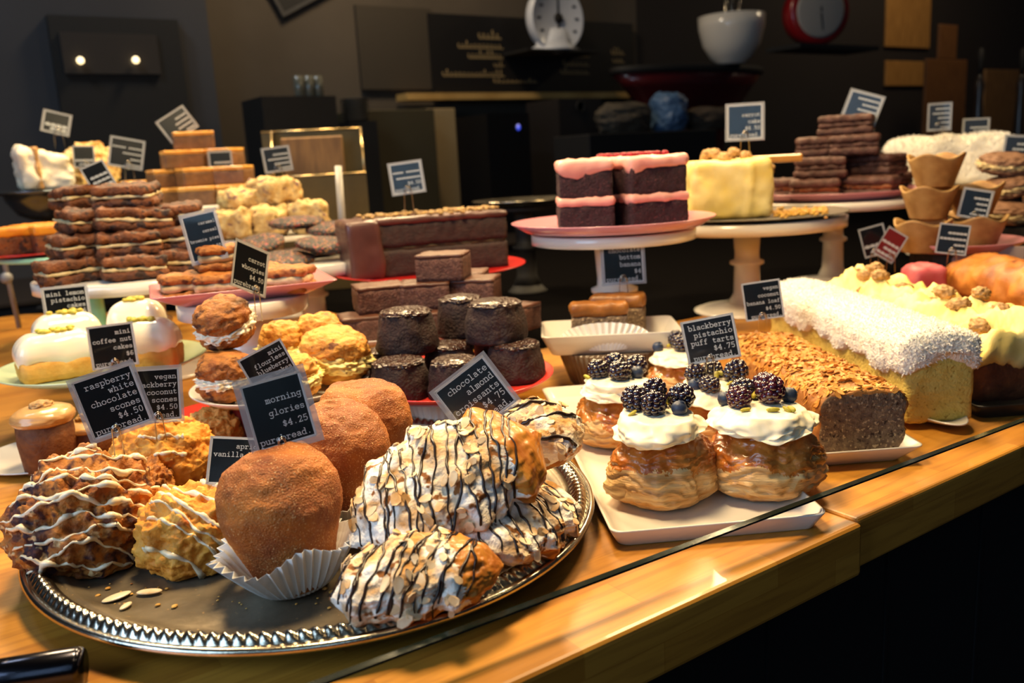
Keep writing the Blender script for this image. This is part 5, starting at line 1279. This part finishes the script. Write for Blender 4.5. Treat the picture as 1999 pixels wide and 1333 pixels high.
# caramel blocks
PY = stand_at('pale cake stand at the rear left under the caramel blocks', 395, 1.78, .205, .135, stem_r=.02)
ch_ = .036
for i, (lab, x, d, k, a, sx) in enumerate((
    ('lowest caramel block at the left', 318, 1.72, 0, 0, .075), ('lowest caramel block in the middle', 390, 1.70, 0, 0, .075), ('lowest caramel block at the right', 462, 1.72, 0, -8, .075), ('lowest caramel block at the rear', 400, 1.80, 0, 5, .075),
    ('second layer caramel block at the left', 322, 1.74, 1, 8, .06), ('second layer caramel block in the middle', 382, 1.72, 1, 0, .065), ('second layer caramel block at the right', 455, 1.74, 1, -14, .075),
    ('third layer caramel block at the left', 358, 1.75, 2, 3, .075), ('third layer caramel block behind a card at the right', 440, 1.77, 2, -20, .07),
    ('topmost caramel block with a bright top', 380, 1.77, 3, -6, .085))):
    block(lab+' of the rear pile', pv(x, d, PY.z+.0004+ch_*k), (sx*(.86+.05*(i % 4)), .055, ch_-.0006), F_(x)+rad(a+(17, -9, 5, -15, 8)[i % 5]), m_caramelblock, name='caramel_block', group='caramel blocks', seed=i+30, top=m_carameltop, toph=.2, cat='caramel bar', r=.002, amp=.0008)
# metal bowl stand with white cake slice, caramel topped cake
PN = pv(85, 1.85, .250); hN = PN.z
t = thing('metal_bowl', 'grey metal bowl with a wide rim at the rear left', 'bowl', (PN.x, PN.y, 0))
G().add(*lathe([(.03, hN-.062), (.055, hN-.05), (.075, hN-.02), (.078, hN-.008), (.112, hN-.002), (.112, hN), (.0001, hN)], 64)).build('bowl', M('blue_grey_metal', '#5b6670', rough=.22, metal=.9), t)
G().add(*lathe([(.05, 0), (.05, .004), (.014, .012), (.014, hN-.06), (.03, hN-.058)], 32)).build('pedestal', m_silver, t)
t = thing('meringue_cake', 'white frosted cake slice leaning at the rear left', 'cake slice', pv(92, 1.83, hN+.0006), F_(92)+rad(10))
def mf(q): return (q.x, q.y, q.z*(1-.18*(q.x/.05+.3)))
G().add(*rbox(.100, .07, .085, .014, .005, .007, 45, 8, mf)).build('icing', m_meringue, t)
G().add(*rbox(.012, .072, .088, .005, .004, .003, 45, 9, lambda q: (q.x-.018, q.y-.0015, q.z))).build('seam', m_tan, t)
PZ = pv(232, 2.06, .245)
cake_stand('pale stand at the rear left under the caramel topped cake', PZ, .105, PZ.z, m_mintp, stem_r=.015)
t = thing('caramel_cake', 'domed cake with toasted caramel peaks at the rear left', 'cake', pv(182, 2.03, PZ.z+.0004), F_(180))
v, f = blob(.060, .05, .060, 6, .20, 3.0, 6, flat=.7, power=.7); G().add(v, f).build('meringue', m_meringuetoast, t)
block('pale flat slice beside the caramel topped cake', pv(262, 2.02, PZ.z+.0004), (.06, .04, .014), F_(250), m_carameltop, cat='cake slice', name='cake_slice', seed=3)
# metal crate with a wooden board
A = pv(560, 1.93, 0); B = pv(733, 1.93, 0); cr_w = (B-A).length; zt1 = pv(645, 1.93, 0); hf = zfor(zt1, 342); hbk = zfor(zt1, 250)
t = thing('metal_crate', 'open metal crate holding an old wooden board at the rear', 'crate', (A+B)/2, F_(645)+rad(-2))
m_gal = M('brass_grey_metal', '#665838', '#54482e', s=10, rough=.4, metal=.5)
boxg(-cr_w/2, cr_w/2, 0, .003, 0, hf).build('front_panel', m_gal, t, smooth=False)
boxg(-cr_w*.62, cr_w/2, .10, .103, 0, hbk).build('rear_panel', m_gal, t, smooth=False)
for sx in (-1, 1):
    x0 = cr_w/2*sx - (.003 if sx > 0 else 0); g = G(); v = []
    for x in (x0, x0+.003): v += [(x, .003, 0), (x, .10, 0), (x, .10, hbk), (x, .075, hbk), (x, .003, hf)]
    g.add(v, [(4, 3, 2, 1, 0), (5, 6, 7, 8, 9), (0, 1, 6, 5), (1, 2, 7, 6), (2, 3, 8, 7), (3, 4, 9, 8), (4, 0, 5, 9)]); g.build('side_panel', m_chrome, t, smooth=False)
    G().add(*tube([(x0, .003, hf), (x0, .075, hbk), (x0, .10, hbk)], .0028, 8)).build('bright_edge', M('bright_edge', '#b0976a', rough=.25, metal=.8) if sx < 0 else bpy.data.materials['bright_edge'], t)
G().add(*tube([(-cr_w/2, 0, hf), (cr_w/2, 0, hf)], .0028, 8)).build('front_edge', bpy.data.materials['bright_edge'], t)
G().add(*tube([(-cr_w*.62, .10, hbk), (cr_w/2, .10, hbk)], .0028, 8)).build('rear_edge', bpy.data.materials['bright_edge'], t)
o = bevelled(boxg(-cr_w*.40, cr_w*.28, .05, .062, .0, hbk*.955).build('wooden_board', m_board, None, t.location, t.rotation_euler, smooth=False), .004); tag(o, 'old brown wooden board standing inside the metal crate', 'board')
# white upright handle
p = pv(672, 1.46, .125); q = pv(660, 1.46, zfor(pv(660, 1.46, 0), 326))
v, f = tube([Vector((0, 0, 0)), q-p], .0062, 12); o = G().add(v, f).build('cake_knife_handle', M('handle_grey', '#9a958e', rough=.35), None, p); tag(o, 'long white handle standing upright beside the chocolate cake', 'handle')
# silver tray at the centre rear
PU = pv(1022, 1.70, .170)
cake_stand('dark stand under the round silver tray behind the red plate', PU, .07, PU.z, m_dark, stem_r=.02)
round_plate('round silver tray with a bright rim behind the pink cake', PU+Vector((0, 0, .0002)), .10, m_silver, rim=.012, name='silver_tray')
# spoon handle
p = pv(1150, 1.42, .0); a = CP+ray(1160, 305)*1.42; b = CP+ray(1098, 270)*1.46
o = G().add(*tube([a, (a+b)/2, b], [.006, .005, .008], 10)); base = Vector((a.x, a.y, 0)); o.add(*tube([a, Vector((a.x, a.y, .0))], .005, 8)); 
o = G().add([v-base for v in o.v], o.f).build('tongs', M('dark_tongs', '#26262a', rough=.3, metal=.6), None, base); tag(o, 'dark metal tongs leaning behind the pink cake', 'tongs')
bpy.data.objects.remove(o)
# ------------------------------------------------------------------ price cards
BR = 'purebread.'
card('raspberry white chocolate scone card with a blue green sheen, on the big iced scone', 219, 784, .60, 108, 116, 16, ['raspberry', 'white', 'chocolate', 'scones', '$4.50', BR], 45, yaw=-6)
card('vegan blackberry coconut scone card behind the blue green one', 303, 770, .69, 88, 98, -1, ['vegan', 'blackberry', 'coconut', 'scones', '$4.50', BR], 40)
card('morning glories card on the front sugared muffin', 544, 803, .545, 112, 128, 12.5, ['morning', 'glories', '$4.25', BR], 30, sleeve=1.24, lean=14)
card('chocolate almond croissants card turned on its corner', 928, 774, .64, 116, 108, 37, ['chocolate', 'almond', 'croissants', '$4.75', BR], 30, lean=14)
card('apricot vanilla bean scone card leaning behind the front muffin', 466, 900, .585, 108, 90, -8, ['apricot', 'vanilla bean', 'scones', '$4.50', BR], 25, lean=30, sleeve=1.06)
card('mini flourless blueberry lemon cakes card above the front muffin', 528, 722, .72, 88, 88, 26, ['mini', 'flourless', 'blueberry', 'lemon cakes', '$4.75', BR], 30, sleeve=1.05)
card('carrot whoopies card swung round on its wire', 488, 524, .80, 84, 88, -22, ['carrot', 'whoopies', '$4.50', BR], 55, yaw=46, sleeve=1.1)
card('cereal brownie pies card with a pale blue sheen', 398, 462, .93, 62, 88, 13, ['caramel', 'cereal', 'brownie pies', '$4.50', BR], 30, yaw=-12)
card('mini lemon pistachio cakes card above the left glazed cakes', 130, 594, 1.0, 74, 66, 3, ['mini lemon', 'pistachio', 'cakes', '$6', BR], 30, sleeve=1.12)
card('mini coffee nut cakes card in front of the glazed cakes', 220, 675, .86, 78, 80, 4, ['mini', 'coffee nut', 'cakes', '$6', BR], 35, sleeve=1.08)
card('chocolate bottom banana card on the slice in the white dish', 1216, 513, 1.045, 76, 76, 5, ['chocolate', 'bottom', 'banana', '$4', BR], 34, sleeve=1.14)
card('blackberry pistachio puff tarts card in the middle tart', 1387, 662, .78, 98, 82, 15, ['blackberry', 'pistachio', 'puff tarts', '$4.75', BR], 62, sleeve=1.06, yaw=-8)
card('vegan coconut banana loaf card at the back of the almond loaf', 1489, 586, .93, 70, 72, 11, ['vegan', 'coconut', 'banana loaf', '$4.50', BR], 38, sleeve=1.04)
card('carrot cake card on the yellow frosted cake', 1454, 238, 1.34, 64, 64, 3, ['carrot', 'cake', '$6.50', BR], 28, sleeve=1.16)
card('tilted price card on top of the dark cookie sandwiches', 1683, 212, 1.60, 58, 56, -16, ['~~~~~~~', '~~~~~', '~~~~~~', '~~~', '~~~~~'], 30, sleeve=1.16)
card('small price card above the coconut cake, in front of the paddle board', 1834, 228, 1.82, 38, 48, 3, ['~~~~~', '~~~~~~', '~~~~', '~~~', '~~~'], 22, sleeve=1.14)
card('low price card right of the coconut cake top', 1905, 250, 1.90, 42, 34, 2, ['~~~~~', '~~~~', '~~~'], 16, sleeve=1.14)
card('price card cut by the right edge of the picture', 1988, 292, 1.72, 48, 50, -3, ['~~~~', '~~~~~', '~~~', '~~~~'], 30, sleeve=1.14)
card('price card leaning on the tart shells at the right', 1904, 398, 1.27, 48, 52, -8, ['~~~~', '~~~', '~~~', '~~~~'], 22, sleeve=1.14)
card('price card in front of the pink plate of tart shells', 1860, 467, 1.20, 52, 56, -4, ['~~~~~', '~~~~~~~', '~~~', '~~~~'], 22, sleeve=1.06)
card('dark price card half hidden left of the red one', 1706, 470, 1.28, 46, 54, 16, ['~~~~', '~~~'], 30, sleeve=1.1, yaw=20)
card('reddish price card slanting behind the walnut loaf', 1738, 478, 1.24, 40, 56, -30, ['~~~~', '~~~', '~~~~'], 22, sleeve=1.1, red=True, yaw=20)
card('price card standing on the big chocolate cake', 794, 347, 1.31, 58, 56, 8, ['~~~~ ~~~~~', '~~~~~~~~~', '$4.50', BR], 34, sleeve=1.16)
card('price card on the oat crumble in front of the metal crate', 541, 311, 1.58, 48, 44, 8, ['~~~~~', '~~~~~~~', '~~~~~', '~~~~'], 30, sleeve=1.14)
card('price card standing in the caramel blocks', 431, 318, 1.72, 40, 42, 3, ['~~~~~', '~~~~~~', '~~~~~'], 18, sleeve=1.14)
card('steeply tilted price card above the topmost caramel block', 346, 243, 1.78, 58, 46, 34, ['~~~~', '~~~~~', '~~~~~', '~~~'], 26, sleeve=1.1)
card('large price card left of the caramel blocks', 247, 299, 1.75, 58, 54, -10, ['~~~~~ ~~~~~', '~~~~~~~', '~~~~', '~~~~~'], 26, sleeve=1.1)
card('narrow price card between the white slice and the caramel cake', 164, 306, 1.80, 36, 40, 1, ['~~~~~', '~~~~'], 26, sleeve=1.08)
card('tilted brown edged price card on the brownie pies', 192, 345, 1.19, 42, 50, 25, ['~~~~', '~~~~', '~~~'], 16, sleeve=1.12)
card('high price card above the white frosted slice', 110, 240, 1.88, 44, 38, -13, ['~~~~', '~~~'], 26, sleeve=1.16)
